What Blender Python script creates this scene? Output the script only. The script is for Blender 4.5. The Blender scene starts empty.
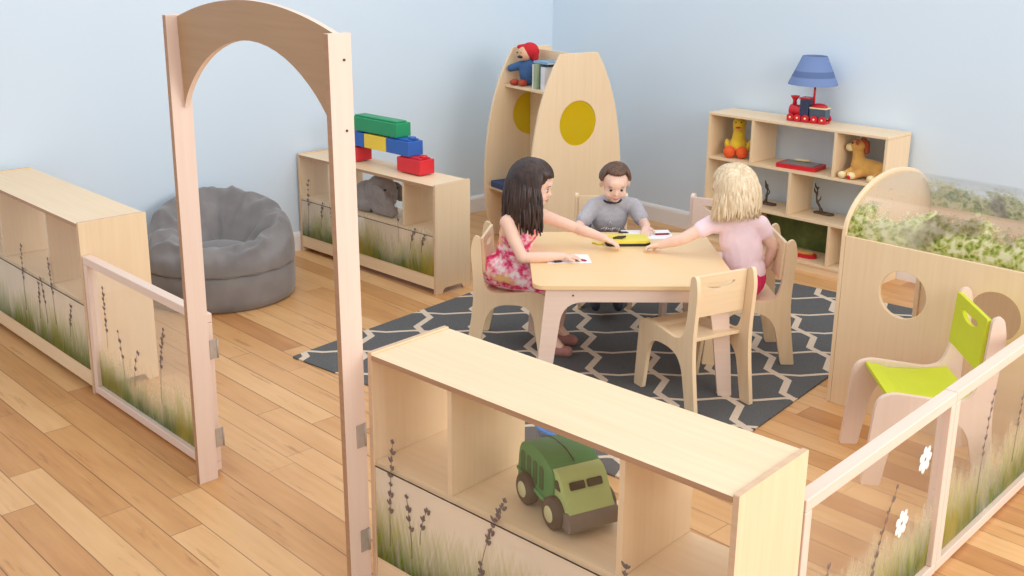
import bpy, bmesh, math, random
from mathutils import Vector, Matrix, noise
PI = math.pi
sc = bpy.context.scene
COL = sc.collection
rnd = random.Random(7)

# ------------------------------------------------------------------ camera
cam_d = bpy.data.cameras.new('camera'); cam = bpy.data.objects.new('camera', cam_d); COL.objects.link(cam)
sc.camera = cam
YAW, PITCH, ROLL, FPX = .7997, -.2719, .0105, 1085.3
fw = Vector((-math.sin(YAW)*math.cos(PITCH), math.cos(YAW)*math.cos(PITCH), math.sin(PITCH)))
rt = Vector((math.cos(YAW), math.sin(YAW), 0)); up = rt.cross(fw)
c_, s_ = math.cos(ROLL), math.sin(ROLL)
rt, up = rt*c_+up*s_, up*c_-rt*s_
m = Matrix((rt, up, -fw)).transposed().to_4x4()
m.translation = (5.664, -5.898, 1.904)
cam.matrix_world = m
cam_d.sensor_width = 36; cam_d.sensor_fit = 'HORIZONTAL'
cam_d.lens = FPX/1024*36; cam_d.shift_y = (241.87-288)/1024
cam_d.clip_start = .05

# ------------------------------------------------------------------ world, lights, exposure
w = bpy.data.worlds.new('World'); sc.world = w; w.use_nodes = True
bg = w.node_tree.nodes['Background']
bg.inputs[0].default_value = (.97, .98, 1.0, 1); bg.inputs[1].default_value = .88
def area(name, loc, target, sx, sy, power, col=(1, 1, 1)):
    l = bpy.data.lights.new(name, 'AREA'); l.shape = 'RECTANGLE'; l.size = sx; l.size_y = sy
    l.energy = power; l.color = col
    o = bpy.data.objects.new(name, l); COL.objects.link(o); o.location = loc
    o.rotation_euler = (Vector(target)-Vector(loc)).to_track_quat('-Z', 'Y').to_euler()
    return o
area('window_light', (8.2, -2.6, 2.6), (2.5, -2.4, .4), 4.5, 2.4, 175, (1, .96, .90))
area('ceiling_light', (2.6, -2.6, 3.6), (2.6, -2.6, 0), 4.0, 4.0, 40, (1, .96, .91))
sc.view_settings.view_transform = 'Standard'; sc.view_settings.look = 'None'
sc.view_settings.exposure = 0.0; sc.view_settings.gamma = 1; sc.view_settings.use_curve_mapping = False

# ------------------------------------------------------------------ node helpers
def lin(c):
    r = []
    for v in c[:3]:
        v /= 255.
        r.append(v/12.92 if v <= .04045 else ((v+.055)/1.055)**2.4)
    return (*r, 1)
class NT:
    def __init__(s, name):
        s.m = bpy.data.materials.new(name); s.m.use_nodes = True
        s.t = s.m.node_tree; s.b = s.t.nodes['Principled BSDF']; s.out = s.t.nodes['Material Output']
    def n(s, typ, **kw):
        x = s.t.nodes.new(typ)
        for k, v in kw.items():
            if k.startswith('i_'): s.set(x.inputs[k[2:].replace('_', ' ')], v)
            else: setattr(x, k, v)
        return x
    def set(s, inp, v):
        if isinstance(v, bpy.types.NodeSocket): s.t.links.new(v, inp)
        else: inp.default_value = v
    def math(s, op, a, b=0., c=0., clamp=False):
        x = s.t.nodes.new('ShaderNodeMath'); x.operation = op; x.use_clamp = clamp
        s.set(x.inputs[0], a); s.set(x.inputs[1], b); s.set(x.inputs[2], c)
        return x.outputs[0]
    def coords(s):
        tc = s.n('ShaderNodeTexCoord'); sp = s.n('ShaderNodeSeparateXYZ'); s.set(sp.inputs[0], tc.outputs['Object'])
        return tc.outputs['Object'], sp.outputs[0], sp.outputs[1], sp.outputs[2]
    def xyz(s, x, y, z):
        c = s.n('ShaderNodeCombineXYZ')
        for i, v in enumerate((x, y, z)): s.set(c.inputs[i], v)
        return c.outputs[0]
    def noise(s, vec, scale=5., detail=3., rough=.5):
        x = s.n('ShaderNodeTexNoise'); s.set(x.inputs['Vector'], vec); x.inputs['Scale'].default_value = scale
        x.inputs['Detail'].default_value = detail; x.inputs['Roughness'].default_value = rough
        return x.outputs['Fac']
    def ramp(s, fac, stops):
        r = s.n('ShaderNodeValToRGB'); s.set(r.inputs[0], fac); e = r.color_ramp.elements
        while len(e) < len(stops): e.new(.5)
        for el, (p, c) in zip(e, stops): el.position = p; el.color = c
        return r.outputs[0]
    def mix(s, fac, a, b):
        x = s.n('ShaderNodeMix', data_type='RGBA'); s.set(x.inputs[0], fac); s.set(x.inputs[6], a); s.set(x.inputs[7], b)
        return x.outputs[2]
    def mixsh(s, fac, a, b):
        x = s.n('ShaderNodeMixShader'); s.set(x.inputs[0], fac); s.set(x.inputs[1], a); s.set(x.inputs[2], b)
        return x.outputs[0]
    def bump(s, h, strength=.2, dist=.01):
        x = s.n('ShaderNodeBump'); s.set(x.inputs['Height'], h); x.inputs['Strength'].default_value = strength
        x.inputs['Distance'].default_value = dist; s.set(s.b.inputs['Normal'], x.outputs[0])

def plain(name, c, rough=.5, var=.06, scale=8., metal=0., spec=.5, bump=0., sheen=0.):
    t = NT(name); v, x, y, z = t.coords()
    n = t.noise(v, scale, 3)
    a = lin(c); d = tuple(max(0, q*(1-var)) for q in a[:3])+(1,); b = tuple(min(1, q*(1+var)) for q in a[:3])+(1,)
    t.set(t.b.inputs['Base Color'], t.ramp(n, [(.3, d), (.7, b)]))
    t.b.inputs['Roughness'].default_value = rough; t.b.inputs['Metallic'].default_value = metal
    t.b.inputs['Specular IOR Level'].default_value = spec
    if sheen: t.b.inputs['Sheen Weight'].default_value = sheen
    if bump: t.bump(t.noise(v, scale*6, 4), bump, .004)
    return t.m
def wood(name, c, c2, axis='z', rough=.42, amt=1.):
    t = NT(name); v, x, y, z = t.coords()
    k = {'x': (2.2, 55, 55), 'y': (55, 2.2, 55), 'z': (55, 55, 2.2)}[axis]
    vec = t.xyz(t.math('MULTIPLY', x, k[0]), t.math('MULTIPLY', y, k[1]), t.math('MULTIPLY', z, k[2]))
    n = t.noise(vec, 1., 4, .55); n2 = t.noise(v, 1.6, 2)
    f = t.math('ADD', t.math('MULTIPLY', n, .65*amt), t.math('MULTIPLY', n2, .45))
    t.set(t.b.inputs['Base Color'], t.ramp(f, [(.25, lin(c2)), (.8, lin(c))]))
    t.b.inputs['Roughness'].default_value = rough; t.b.inputs['Specular IOR Level'].default_value = .4
    return t.m

M = {}
MAPLE, MAPLE2 = (244, 221, 187), (233, 203, 163)
M['maple_z'] = wood('maple_vertical_grain', MAPLE, MAPLE2, 'z')
M['maple_x'] = wood('maple_long_grain', MAPLE, MAPLE2, 'x')
M['maple_y'] = wood('maple_cross_grain', MAPLE, MAPLE2, 'y')
M['pale_z'] = wood('pale_birch_vertical', (240, 217, 203), (230, 204, 187), 'z')
M['pale_x'] = wood('pale_birch_long', (240, 217, 203), (230, 204, 187), 'x')
M['pale_y'] = wood('pale_birch_cross', (240, 217, 203), (230, 204, 187), 'y')
M['edge'] = wood('shaded_plywood_edge', (190, 150, 118), (160, 120, 90), 'x', .5)  # brown ply edge with the shade of the shelf-top fronts mixed into the colour
M['edge_pale'] = wood('pale_plywood_edge', (226, 196, 164), (205, 170, 138), 'x', .5)
M['arch_face'] = wood('arch_board_face', (184, 148, 112), (168, 132, 96), 'x')
M['table'] = wood('table_top_maple', (247, 218, 172), (240, 206, 156), 'x', .32, .5)
M['steel'] = plain('brushed_steel', (186, 174, 164), .42, .05, 30, .25)
M['screw'] = plain('dark_screw', (95, 85, 80), .4, .05, 30, .7)
M['dark'] = plain('dark_gap', (52, 44, 40), .7)

def wall_mat():
    t = NT('pale_blue_wall_paint'); v, x, y, z = t.coords()
    t.set(t.b.inputs['Base Color'], t.ramp(t.noise(v, .8, 2), [(.3, lin((211, 228, 243))), (.7, lin((215, 231, 245)))]))
    t.b.inputs['Roughness'].default_value = .75
    t.bump(t.noise(v, 180, 2), .05, .001)
    return t.m
def floor_mat():
    t = NT('maple_plank_floor'); v, x, y, z = t.coords()
    W_, L_ = .118, 1.05
    ry = t.math('DIVIDE', y, W_); row = t.math('FLOOR', ry); fy = t.math('FRACT', ry)
    wn = t.n('ShaderNodeTexWhiteNoise', noise_dimensions='1D'); t.set(wn.inputs['W'], row)
    xx = t.math('ADD', t.math('DIVIDE', x, L_), t.math('MULTIPLY', wn.outputs[0], 7.3))
    seg = t.math('FLOOR', xx); fx = t.math('FRACT', xx)
    wn2 = t.n('ShaderNodeTexWhiteNoise', noise_dimensions='2D'); t.set(wn2.inputs['Vector'], t.xyz(row, seg, 0))
    tone = wn2.outputs[0]
    gv = t.xyz(t.math('MULTIPLY', x, 2.5), t.math('ADD', t.math('MULTIPLY', y, 45), t.math('MULTIPLY', tone, 40)), tone)
    g = t.noise(gv, 1., 5, .6)
    big = t.noise(t.xyz(t.math('MULTIPLY', x, 2.), t.math('MULTIPLY', y, 7.), tone), 1.3, 3)
    f = t.math('ADD', t.math('ADD', t.math('MULTIPLY', tone, .42), t.math('MULTIPLY', g, .3)), t.math('MULTIPLY', big, .35))
    col = t.ramp(f, [(.2, lin((178, 120, 72))), (.48, lin((208, 154, 98))), (.8, lin((230, 184, 130)))])
    # dark mineral streaks
    st = t.noise(t.xyz(t.math('MULTIPLY', x, 1.6), t.math('MULTIPLY', y, 16.), row), 1.7, 4, .65)
    col = t.mix(t.math('MULTIPLY', t.math('SUBTRACT', st, .60, clamp=True), 4.5, clamp=True), col, lin((150, 96, 58)))
    e1 = t.math('LESS_THAN', t.math('MINIMUM', fy, t.math('SUBTRACT', 1., fy)), .017)
    e2 = t.math('LESS_THAN', t.math('MINIMUM', fx, t.math('SUBTRACT', 1., fx)), .0013)
    e = t.math('MAXIMUM', e1, e2)
    col = t.mix(t.math('MULTIPLY', e, t.math('ADD', .35, t.math('MULTIPLY', wn.outputs[0], .55))), col, lin((104, 62, 36)))
    t.set(t.b.inputs['Base Color'], col)
    t.b.inputs['Roughness'].default_value = .36; t.b.inputs['Specular IOR Level'].default_value = .45
    t.bump(t.math('SUBTRACT', 1., e), .25, .002)
    return t.m
def rug_mat():
    t = NT('charcoal_trellis_rug'); v, x, y, z = t.coords()
    r = math.radians(47)-.12
    a = t.math('ADD', t.math('MULTIPLY', x, math.cos(r)), t.math('MULTIPLY', y, math.sin(r)))     # along image-horizontal
    b = t.math('SUBTRACT', t.math('MULTIPLY', y, math.cos(r)), t.math('MULTIPLY', x, math.sin(r)))
    def wavy(p, q, P, w_, amp, L, ph=0.):
        # zigzag wave along q displacing p
        tri = t.math('SUBTRACT', t.math('MULTIPLY', t.math('DIVIDE', t.math('PINGPONG', q, L/2), L/2), 2.), 1.)
        u = t.math('DIVIDE', t.math('ADD', p, t.math('ADD', t.math('MULTIPLY', tri, amp), ph)), P)
        f = t.math('ABSOLUTE', t.math('SUBTRACT', t.math('FRACT', u), .5))
        return t.math('LESS_THAN', f, w_/P)
    l1 = wavy(b, a, .275, .0105, .012, .275, .07)
    l2 = wavy(a, b, .275, .0180, .030, .275, .1)
    l = t.math('MAXIMUM', l1, l2)
    n = t.noise(v, 220, 2)
    base = t.ramp(n, [(.3, lin((88, 89, 91))), (.7, lin((112, 112, 112)))])
    line = t.ramp(n, [(.3, lin((208, 188, 168))), (.7, lin((230, 212, 192)))])
    t.set(t.b.inputs['Base Color'], t.mix(l, base, line))
    t.b.inputs['Roughness'].default_value = .95; t.b.inputs['Specular IOR Level'].default_value = .1
    t.bump(t.math('ADD', n, t.math('MULTIPLY', l, .8)), .5, .004)
    return t.m
def print_mat(name, seed, gh=.15, fogtop=.31, fog=.5, warm=.5, tint=(255, 248, 234), gloss=.03, refl=.10):
    """clear acrylic sheet printed with a soft meadow; x along, z up from the sheet's foot"""
    t = NT(name); v, x, y, z = t.coords()
    blade = t.noise(t.xyz(t.math('ADD', t.math('MULTIPLY', x, 75), t.math('MULTIPLY', z, 14.)), seed, t.math('MULTIPLY', z, 5.)), 1., 4, .65)
    blade2 = t.noise(t.xyz(t.math('SUBTRACT', t.math('MULTIPLY', x, 110), t.math('MULTIPLY', z, 30.)), seed+3, t.math('MULTIPLY', z, 7.)), 1., 3, .6)
    big = t.noise(t.xyz(t.math('MULTIPLY', x, 4.), seed+9, t.math('MULTIPLY', z, 2.)), 1., 2)
    h = t.math('MULTIPLY', t.math('ADD', t.math('MULTIPLY', big, 1.2), .35), gh)
    bl = t.math('ADD', t.math('MULTIPLY', blade, .55), t.math('MULTIPLY', blade2, .45))
    d = t.math('DIVIDE', t.math('SUBTRACT', h, z), gh*.9)
    a = t.math('ADD', t.math('MULTIPLY', d, .95), t.math('MULTIPLY', t.math('SUBTRACT', bl, .46), 2.4), clamp=True)
    dep = t.math('ADD', t.math('MULTIPLY', t.math('DIVIDE', z, gh), .55), t.math('MULTIPLY', t.math('SUBTRACT', blade2, .5), 1.3))
    g = t.ramp(dep, [(0, lin((78, 104, 36))), (.3, lin((134, 158, 58))), (.6, lin((188, 198, 98))), (.95, lin((236, 228, 160)))])
    wy = t.math('MULTIPLY', t.math('SUBTRACT', big, .45, clamp=True), 3.*warm, clamp=True)
    g = t.mix(wy, g, lin((214, 186, 84)))
    fz = t.math('LESS_THAN', z, fogtop)
    fg = t.math('MULTIPLY', t.math('MULTIPLY', fz, fog), t.math('ADD', .7, t.math('MULTIPLY', big, .5)), clamp=True)
    alpha = t.math('MAXIMUM', t.math('MULTIPLY', a, .93), fg)
    tot = t.math('MAXIMUM', alpha, .001)
    col = t.mix(a, lin(tint), g)
    t.set(t.b.inputs['Base Color'], col); t.b.inputs['Roughness'].default_value = .3
    tr = t.n('ShaderNodeBsdfTransparent'); gl = t.n('ShaderNodeBsdfGlossy'); gl.inputs['Roughness'].default_value = .06
    lw = t.n('ShaderNodeLayerWeight'); lw.inputs[0].default_value = .35
    clear = t.mixsh(t.math('ADD', t.math('MULTIPLY', lw.outputs['Facing'], refl), gloss), tr.outputs[0], gl.outputs[0])
    tl = t.n('ShaderNodeBsdfTranslucent'); t.set(tl.inputs[0], col)
    t.set(t.out.inputs[0], t.mixsh(alpha, clear, t.mixsh(.35, t.b.outputs[0], tl.outputs[0])))
    return t.m
def dome_mat():
    t = NT('clear_dome_leaf_print'); v, x, y, z = t.coords()
    n1 = t.noise(v, 26, 5, .7); n2 = t.noise(v, 7, 3)
    vor = t.n('ShaderNodeTexVoronoi', voronoi_dimensions='3D'); t.set(vor.inputs['Vector'], t.n('ShaderNodeVectorMath', operation='ADD').outputs[0]); vor.inputs['Scale'].default_value = 42
    va = vor.inputs['Vector'].links[0].from_node; t.set(va.inputs[0], v)
    nn = t.n('ShaderNodeTexNoise'); t.set(nn.inputs['Vector'], v); nn.inputs['Scale'].default_value = 30
    sc2 = t.n('ShaderNodeVectorMath', operation='SCALE'); t.set(sc2.inputs[0], nn.outputs['Color']); sc2.inputs['Scale'].default_value = .05; t.set(va.inputs[1], sc2.outputs[0])
    # z = height over the springing line of the dome
    top = t.math('ADD', .03, t.math('MULTIPLY', n2, .19))
    a = t.math('MULTIPLY', t.math('ADD', t.math('SUBTRACT', top, z), t.math('MULTIPLY', t.math('SUBTRACT', n1, .5), .22)), 26, clamp=True)
    col = t.ramp(t.math('ADD', t.math('MULTIPLY', vor.outputs['Distance'], 1.1), t.math('MULTIPLY', t.math('SUBTRACT', n1, .5), 1.2)),
                 [(.02, lin((92, 112, 44))), (.3, lin((150, 168, 72))), (.55, lin((204, 208, 120))), (.85, lin((240, 238, 205)))])
    pl = t.math('MULTIPLY', t.math('SUBTRACT', t.noise(v, 5.2, 2), .56, clamp=True), 12, clamp=True)
    col = t.mix(t.math('MULTIPLY', pl, .6), col, lin((120, 92, 72)))
    wh = t.math('MULTIPLY', t.math('SUBTRACT', t.noise(t.xyz(t.math('ADD', x, 4.), y, z), 4.4, 2), .54, clamp=True), 12, clamp=True)
    col = t.mix(t.math('MULTIPLY', wh, .45), col, lin((238, 236, 214)))
    t.set(t.b.inputs['Base Color'], col); t.b.inputs['Roughness'].default_value = .25
    tr = t.n('ShaderNodeBsdfTransparent'); gl = t.n('ShaderNodeBsdfGlossy'); gl.inputs['Roughness'].default_value = .05
    lw = t.n('ShaderNodeLayerWeight'); lw.inputs[0].default_value = .3
    clear = t.mixsh(t.math('ADD', t.math('MULTIPLY', lw.outputs['Facing'], .22), .03), tr.outputs[0], gl.outputs[0])
    tl = t.n('ShaderNodeBsdfTranslucent'); t.set(tl.inputs[0], col)
    t.set(t.out.inputs[0], t.mixsh(t.math('MULTIPLY', a, .88), clear, t.mixsh(.4, t.b.outputs[0], tl.outputs[0])))
    return t.m
def clear_mat(name, tint, fac=.12, rough=.05):
    t = NT(name); tr = t.n('ShaderNodeBsdfTransparent'); tr.inputs[0].default_value = tint
    gl = t.n('ShaderNodeBsdfGlossy'); gl.inputs['Roughness'].default_value = rough
    v, x, y, z = t.coords()
    lw = t.n('ShaderNodeLayerWeight'); lw.inputs[0].default_value = .3
    f = t.math('ADD', t.math('MULTIPLY', lw.outputs['Facing'], .25), t.math('MULTIPLY', t.noise(v, 3), fac))
    t.set(t.out.inputs[0], t.mixsh(f, tr.outputs[0], gl.outputs[0]))
    return t.m
M['wall'] = wall_mat(); M['floor'] = floor_mat(); M['rug'] = rug_mat()
M['white_trim'] = plain('white_baseboard_paint', (240, 238, 238), .45, .01)
M['lavender'] = plain('printed_lavender', (118, 102, 98), .6, .2, 60)
M['petal'] = plain('printed_white_petal', (246, 240, 240), .5, .02)
M['berry'] = plain('printed_red_bud', (190, 60, 80), .5, .05)

# ------------------------------------------------------------------ mesh helpers
class MB:
    def __init__(s): s.bm = bmesh.new(); s.mi = 0
    def _t(s, vs, mat):
        if mat is not None: bmesh.ops.transform(s.bm, matrix=mat, verts=vs)
    def box(s, a, b, mi=0, mat=None):
        x0, y0, z0 = a; x1, y1, z1 = b
        v = [s.bm.verts.new(p) for p in ((x0,y0,z0),(x1,y0,z0),(x1,y1,z0),(x0,y1,z0),(x0,y0,z1),(x1,y0,z1),(x1,y1,z1),(x0,y1,z1))]
        for f in ((0,3,2,1),(4,5,6,7),(0,1,5,4),(1,2,6,5),(2,3,7,6),(3,0,4,7)):
            s.bm.faces.new([v[i] for i in f]).material_index = mi
        s._t(v, mat); return s
    def plate(s, outs, thick, mi=0, mat=None, edge_mi=None):
        """outs: list of closed 2-D loops (first outer, rest holes) in XY, extruded 0..thick in Z"""
        tmp = bmesh.new(); es = []
        for o in outs:
            vs = [tmp.verts.new((p[0], p[1], 0)) for p in o]
            es += [tmp.edges.new((vs[i], vs[(i+1) % len(vs)])) for i in range(len(vs))]
        bmesh.ops.triangle_fill(tmp, edges=es, use_beauty=True)
        for f in tmp.faces:
            if f.normal.z > 0: f.normal_flip()
        r = bmesh.ops.extrude_face_region(tmp, geom=list(tmp.faces), use_keep_orig=True)
        bmesh.ops.translate(tmp, verts=[g for g in r['geom'] if isinstance(g, bmesh.types.BMVert)], vec=(0, 0, thick))
        bmesh.ops.recalc_face_normals(tmp, faces=tmp.faces)
        vm = {}
        for v in tmp.verts: vm[v] = s.bm.verts.new(v.co)
        for f in tmp.faces:
            try: nf = s.bm.faces.new([vm[v] for v in f.verts])
            except ValueError: continue
            nf.material_index = edge_mi if (edge_mi is not None and abs(f.normal.z) < .5) else mi
        tmp.free(); s._t(list(vm.values()), mat); return s
    def tube(s, pts, rad, n=8, mi=0, cap=True, flat=1.):
        pts = [Vector(p) for p in pts]; rings = []
        if not hasattr(rad, '__len__'): rad = [rad]*len(pts)
        prev = None
        for i, p in enumerate(pts):
            d = (pts[min(i+1, len(pts)-1)]-pts[max(i-1, 0)])
            if d.length < 1e-9: d = Vector((0, 0, 1))
            d.normalize()
            if prev is None: a = d.orthogonal().normalized()
            else:
                a = prev-d*prev.dot(d)
                a = a.normalized() if a.length > 1e-6 else d.orthogonal().normalized()
            prev = a; b = d.cross(a)
            rings.append([s.bm.verts.new(p+(a*math.cos(2*PI*k/n)+b*math.sin(2*PI*k/n)*flat)*rad[i]) for k in range(n)])
        for i in range(len(rings)-1):
            for k in range(n):
                f = s.bm.faces.new((rings[i][k], rings[i][(k+1) % n], rings[i+1][(k+1) % n], rings[i+1][k])); f.material_index = mi; f.smooth = True
        if cap:
            s.bm.faces.new(rings[0][::-1]).material_index = mi; s.bm.faces.new(rings[-1]).material_index = mi
        return s
    def ell(s, c, r, mi=0, mat=None, seg=16, rings=10, rot=None):
        if not hasattr(r, '__len__'): r = (r, r, r)
        g = bmesh.ops.create_uvsphere(s.bm, u_segments=seg, v_segments=rings, radius=1)
        m_ = Matrix.Translation(c) @ (rot.to_4x4() if rot is not None else Matrix()) @ Matrix.Diagonal((*r, 1))
        bmesh.ops.transform(s.bm, matrix=m_, verts=g['verts']); s._t(g['verts'], mat)
        for f in {f for v in g['verts'] for f in v.link_faces}: f.material_index = mi; f.smooth = True
        return s
    def lathe(s, prof, c=(0, 0, 0), n=24, mi=0, mat=None, close=True):
        vs = []; rows = []
        for r, z in prof:
            if r < 1e-6: q = [s.bm.verts.new((c[0], c[1], c[2]+z))]
            else: q = [s.bm.verts.new((c[0]+r*math.cos(2*PI*k/n), c[1]+r*math.sin(2*PI*k/n), c[2]+z)) for k in range(n)]
            rows.append(q); vs += q
        for a, b in zip(rows, rows[1:]):
            for k in range(n):
                A = [a[k % len(a)], a[(k+1) % len(a)], b[(k+1) % len(b)], b[k % len(b)]]
                A = [v for i, v in enumerate(A) if v not in A[:i]]
                if len(A) > 2:
                    f = s.bm.faces.new(A); f.material_index = mi; f.smooth = True
        s._t(vs, mat); return s
    def build(s, name, mats, parent=None, loc=None, rotz=0., bevel=0., smooth=False, mods=None, label=None, recalc=False):
        if recalc: bmesh.ops.recalc_face_normals(s.bm, faces=s.bm.faces)
        me = bpy.data.meshes.new(name); s.bm.to_mesh(me); s.bm.free()
        if not isinstance(mats, (list, tuple)): mats = [mats]
        for q in mats: me.materials.append(M[q] if isinstance(q, str) else q)
        if smooth:
            for p in me.polygons: p.use_smooth = True
        o = bpy.data.objects.new(name, me); COL.objects.link(o)
        if parent is not None: o.parent = parent
        if loc is not None: o.location = loc
        o.rotation_euler.z = rotz
        if bevel:
            b = o.modifiers.new('bevel', 'BEVEL'); b.width = bevel; b.segments = 2; b.limit_method = 'ANGLE'; b.angle_limit = .7
        if label: o['label'] = label
        return o
def thing(name, label, cat, loc=(0, 0, 0), rotz=0., group=None, scale=1.):
    o = bpy.data.objects.new(name, None); COL.objects.link(o); o.empty_display_size = .05
    o.scale = (scale,)*3
    o.location = loc; o.rotation_euler = (0, 0, rotz); o['label'] = label; o['category'] = cat
    if group: o['group'] = group
    return o
def tag(o, label, cat, group=None):
    o['label'] = label; o['category'] = cat
    if group: o['group'] = group
    return o
def struct(o): o['kind'] = 'structure'; return o
def dup(root, loc, rotz, label, group=None):
    r = root.copy(); COL.objects.link(r); r.location = loc; r.rotation_euler = (0, 0, rotz); r['label'] = label
    if group: r['group'] = group
    for ch in list(root.children):
        c = ch.copy(); COL.objects.link(c); c.parent = r
        for g in ch.children:
            d = g.copy(); COL.objects.link(d); d.parent = c
    return r
XZ = Matrix(((1, 0, 0, 0), (0, 0, -1, 0), (0, 1, 0, 0), (0, 0, 0, 1)))       # plate (x,y)->(x,z), thickness toward -y
YZ = Matrix(((0, 0, 1, 0), (1, 0, 0, 0), (0, 1, 0, 0), (0, 0, 0, 1)))        # plate (x,y)->(y,z), thickness toward +x
def circ(cx, cy, r, n=40, r2=None):
    r2 = r2 or r
    return [(cx+r*math.cos(2*PI*k/n), cy+r2*math.sin(2*PI*k/n)) for k in range(n)]
def rrect(x0, y0, x1, y1, r, n=6):
    o = []
    for cx, cy, a in ((x1-r, y1-r, 0), (x0+r, y1-r, 90), (x0+r, y0+r, 180), (x1-r, y0+r, 270)):
        for k in range(n+1):
            t_ = math.radians(a+90*k/n); o.append((cx+r*math.cos(t_), cy+r*math.sin(t_)))
    return o
def smooth_loop(pts, k=6):
    """closed loop: each corner given as (x, y, r) rounded by r"""
    o = []; N = len(pts)
    for i, p in enumerate(pts):
        r = p[2] if len(p) > 2 else 0
        P = Vector(p[:2])
        if r == 0: o.append((P.x, P.y)); continue
        A = Vector(pts[i-1][:2]); B = Vector(pts[(i+1) % N][:2])
        a = P+(A-P).normalized()*min(r, (A-P).length*.49); b = P+(B-P).normalized()*min(r, (B-P).length*.49)
        for j in range(k+1):
            t_ = j/k; q = a*(1-t_)**2+P*2*t_*(1-t_)+b*t_*t_; o.append((q.x, q.y))
    return o

# ------------------------------------------------------------------ setting
struct(MB().box((-.12, -7, -.1), (7.5, .12, 0)).build('floor', 'floor'))
struct(MB().box((-.12, -7, 0), (0, .12, 3.2)).build('wall_left', 'wall'))
struct(MB().box((0, 0, 0), (7.5, .12, 3.2)).build('wall_right', 'wall'))
def skirt(L):
    return [(0, 0), (.016, 0), (.016, .095), (.012, .108), (.005, .118), (0, .12)]
struct(MB().plate([[( -p[0], p[1]) for p in skirt(0)]], 7.5, mat=Matrix(((0,0,1,0),(1,0,0,0),(0,1,0,0),(0,0,0,1)))).build('baseboard_right', 'white_trim', loc=(0, 0, 0)))
b = MB().plate([skirt(0)], 7.0, mat=Matrix(((1,0,0,0),(0,0,-1,0),(0,1,0,0),(0,0,0,1)))).build('baseboard_left', 'white_trim'); struct(b)

rug = MB().plate([rrect(0, 0, 2.03, 2.62, .01, 2)], .008).build('area_rug', 'rug', loc=(1.535, -3.318, .0005), rotz=.12, bevel=.002)
tag(rug, 'charcoal grey area rug with pale wavy trellis lines under the play table', 'rug')

# ------------------------------------------------------------------ meadow print ornaments
def lavender(mb, x, z0, z1, y=-.004, lean=0., n=7, mi=1, top=.5):
    """flat printed lavender stalk; flower whorls along its upper part"""
    k = 8; pts = [(x+lean*(i/k)**2, y, z0+(z1-z0)*i/k) for i in range(k+1)]
    mb.tube(pts, .0008, 4, mi)
    for i in range(n):
        t_ = top+(1-top)*i/(n-1); cx = x+lean*t_**2; cz = z0+(z1-z0)*t_
        for s in (-1, 1):
            a = s*(.6+.2*math.sin(i*2.1))
            r = Matrix.Rotation(a, 3, 'Y')
            g = .8+.35*math.sin(i*3.7+s)
            mb.ell((cx+s*.0075*g, y, cz+.004*math.sin(i*5.1)), (.0048*g, .0008, .0100*g), mi, rot=r, seg=8, rings=5)
        mb.ell((cx, y, cz+.004), (.005, .0008, .007), mi, seg=8, rings=5)
def flower(mb, x, z, r, y=-.004, mi=2):
    for k in range(7):
        a = 2*PI*k/7
        mb.ell((x+r*.55*math.cos(a), y, z+r*.55*math.sin(a)), (r*.48, .0008, r*.33), mi, rot=Matrix.Rotation(-a, 3, 'Y'), seg=8, rings=4)
def sheet(w_, h_, lav, seed, parent, loc, name='printed_panel', flowers=(), **kw):
    mb = MB().box((0, -.0025, 0), (w_, .0025, h_))
    for q in lav: lavender(mb, *q[:3], lean=q[3], n=q[4] if len(q) > 4 else 7, top=q[5] if len(q) > 5 else .5)
    for q in flowers: flower(mb, *q)
    mt = print_mat('meadow_print_acrylic', seed, **kw)
    return mb.build(name, [mt, 'lavender', 'petal'], parent, loc=loc, label='clear sheet printed with green grass and dark lavender stalks')

# ------------------------------------------------------------------ nature divider shelves
def divider_shelf(label, loc, rotz, L, D, H, zc, divs, low, lav, seed, fog=.5, gh=.15, warm=.5, feet=.03, lip=.006):
    T = .016; t = thing('divider_shelf', label, 'shelf', loc, rotz)
    prof = [(0, 0), (.05, 0), (.065, feet), (D-.065, feet), (D-.05, 0), (D, 0), (D, H), (0, H)]
    for x in (0, L-T):
        MB().plate([smooth_loop([(p[0], p[1], .012 if p[1] == feet else .004) for p in prof], 3)], T, mat=YZ, edge_mi=1).build('side_panel', ['maple_z', 'edge_pale'], t, loc=(x, 0, 0), bevel=.0015)
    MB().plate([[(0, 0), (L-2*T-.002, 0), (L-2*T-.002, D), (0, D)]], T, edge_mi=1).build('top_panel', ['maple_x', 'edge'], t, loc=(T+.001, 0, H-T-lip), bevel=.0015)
    MB().box((0, 0, 0), (L-2*T-.002, D-.004, T)).build('bottom_panel', 'maple_x', t, loc=(T+.001, .004, .088))
    MB().box((0, 0, 0), (L-2*T-.002, .018, .058)).build('base_rail', 'maple_x', t, loc=(T+.001, .003, feet), bevel=.001)
    MB().box((0, 0, 0), (L-2*T-.002, D-.010, T)).build('middle_shelf', 'maple_x', t, loc=(T+.001, .010, zc-T))
    for d in divs:
        MB().box((0, 0, 0), (T, D-.010, H-T-lip-zc-.002)).build('divider_panel', 'maple_z', t, loc=(d-T/2, .010, zc+.001))
    for d in low:
        MB().box((0, 0, 0), (T, D-.010, zc-T-.104-.002)).build('divider_panel', 'maple_z', t, loc=(d-T/2, .010, .105))
    sh = sheet(L-2*T-.012, H-T-lip-.104-.004, lav, seed, t, (T+.006, .003, .105), fogtop=zc-.012-.105, fog=fog, gh=gh, warm=warm)
    MB().box((0, -.0045, 0), (L-2*T-.012, -.0022, .003)).build('sheet_joint', 'dark', t, loc=(T+.006, .003, zc-.014), label='thin dark joint line between the upper and lower sheets')
    return t
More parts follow.
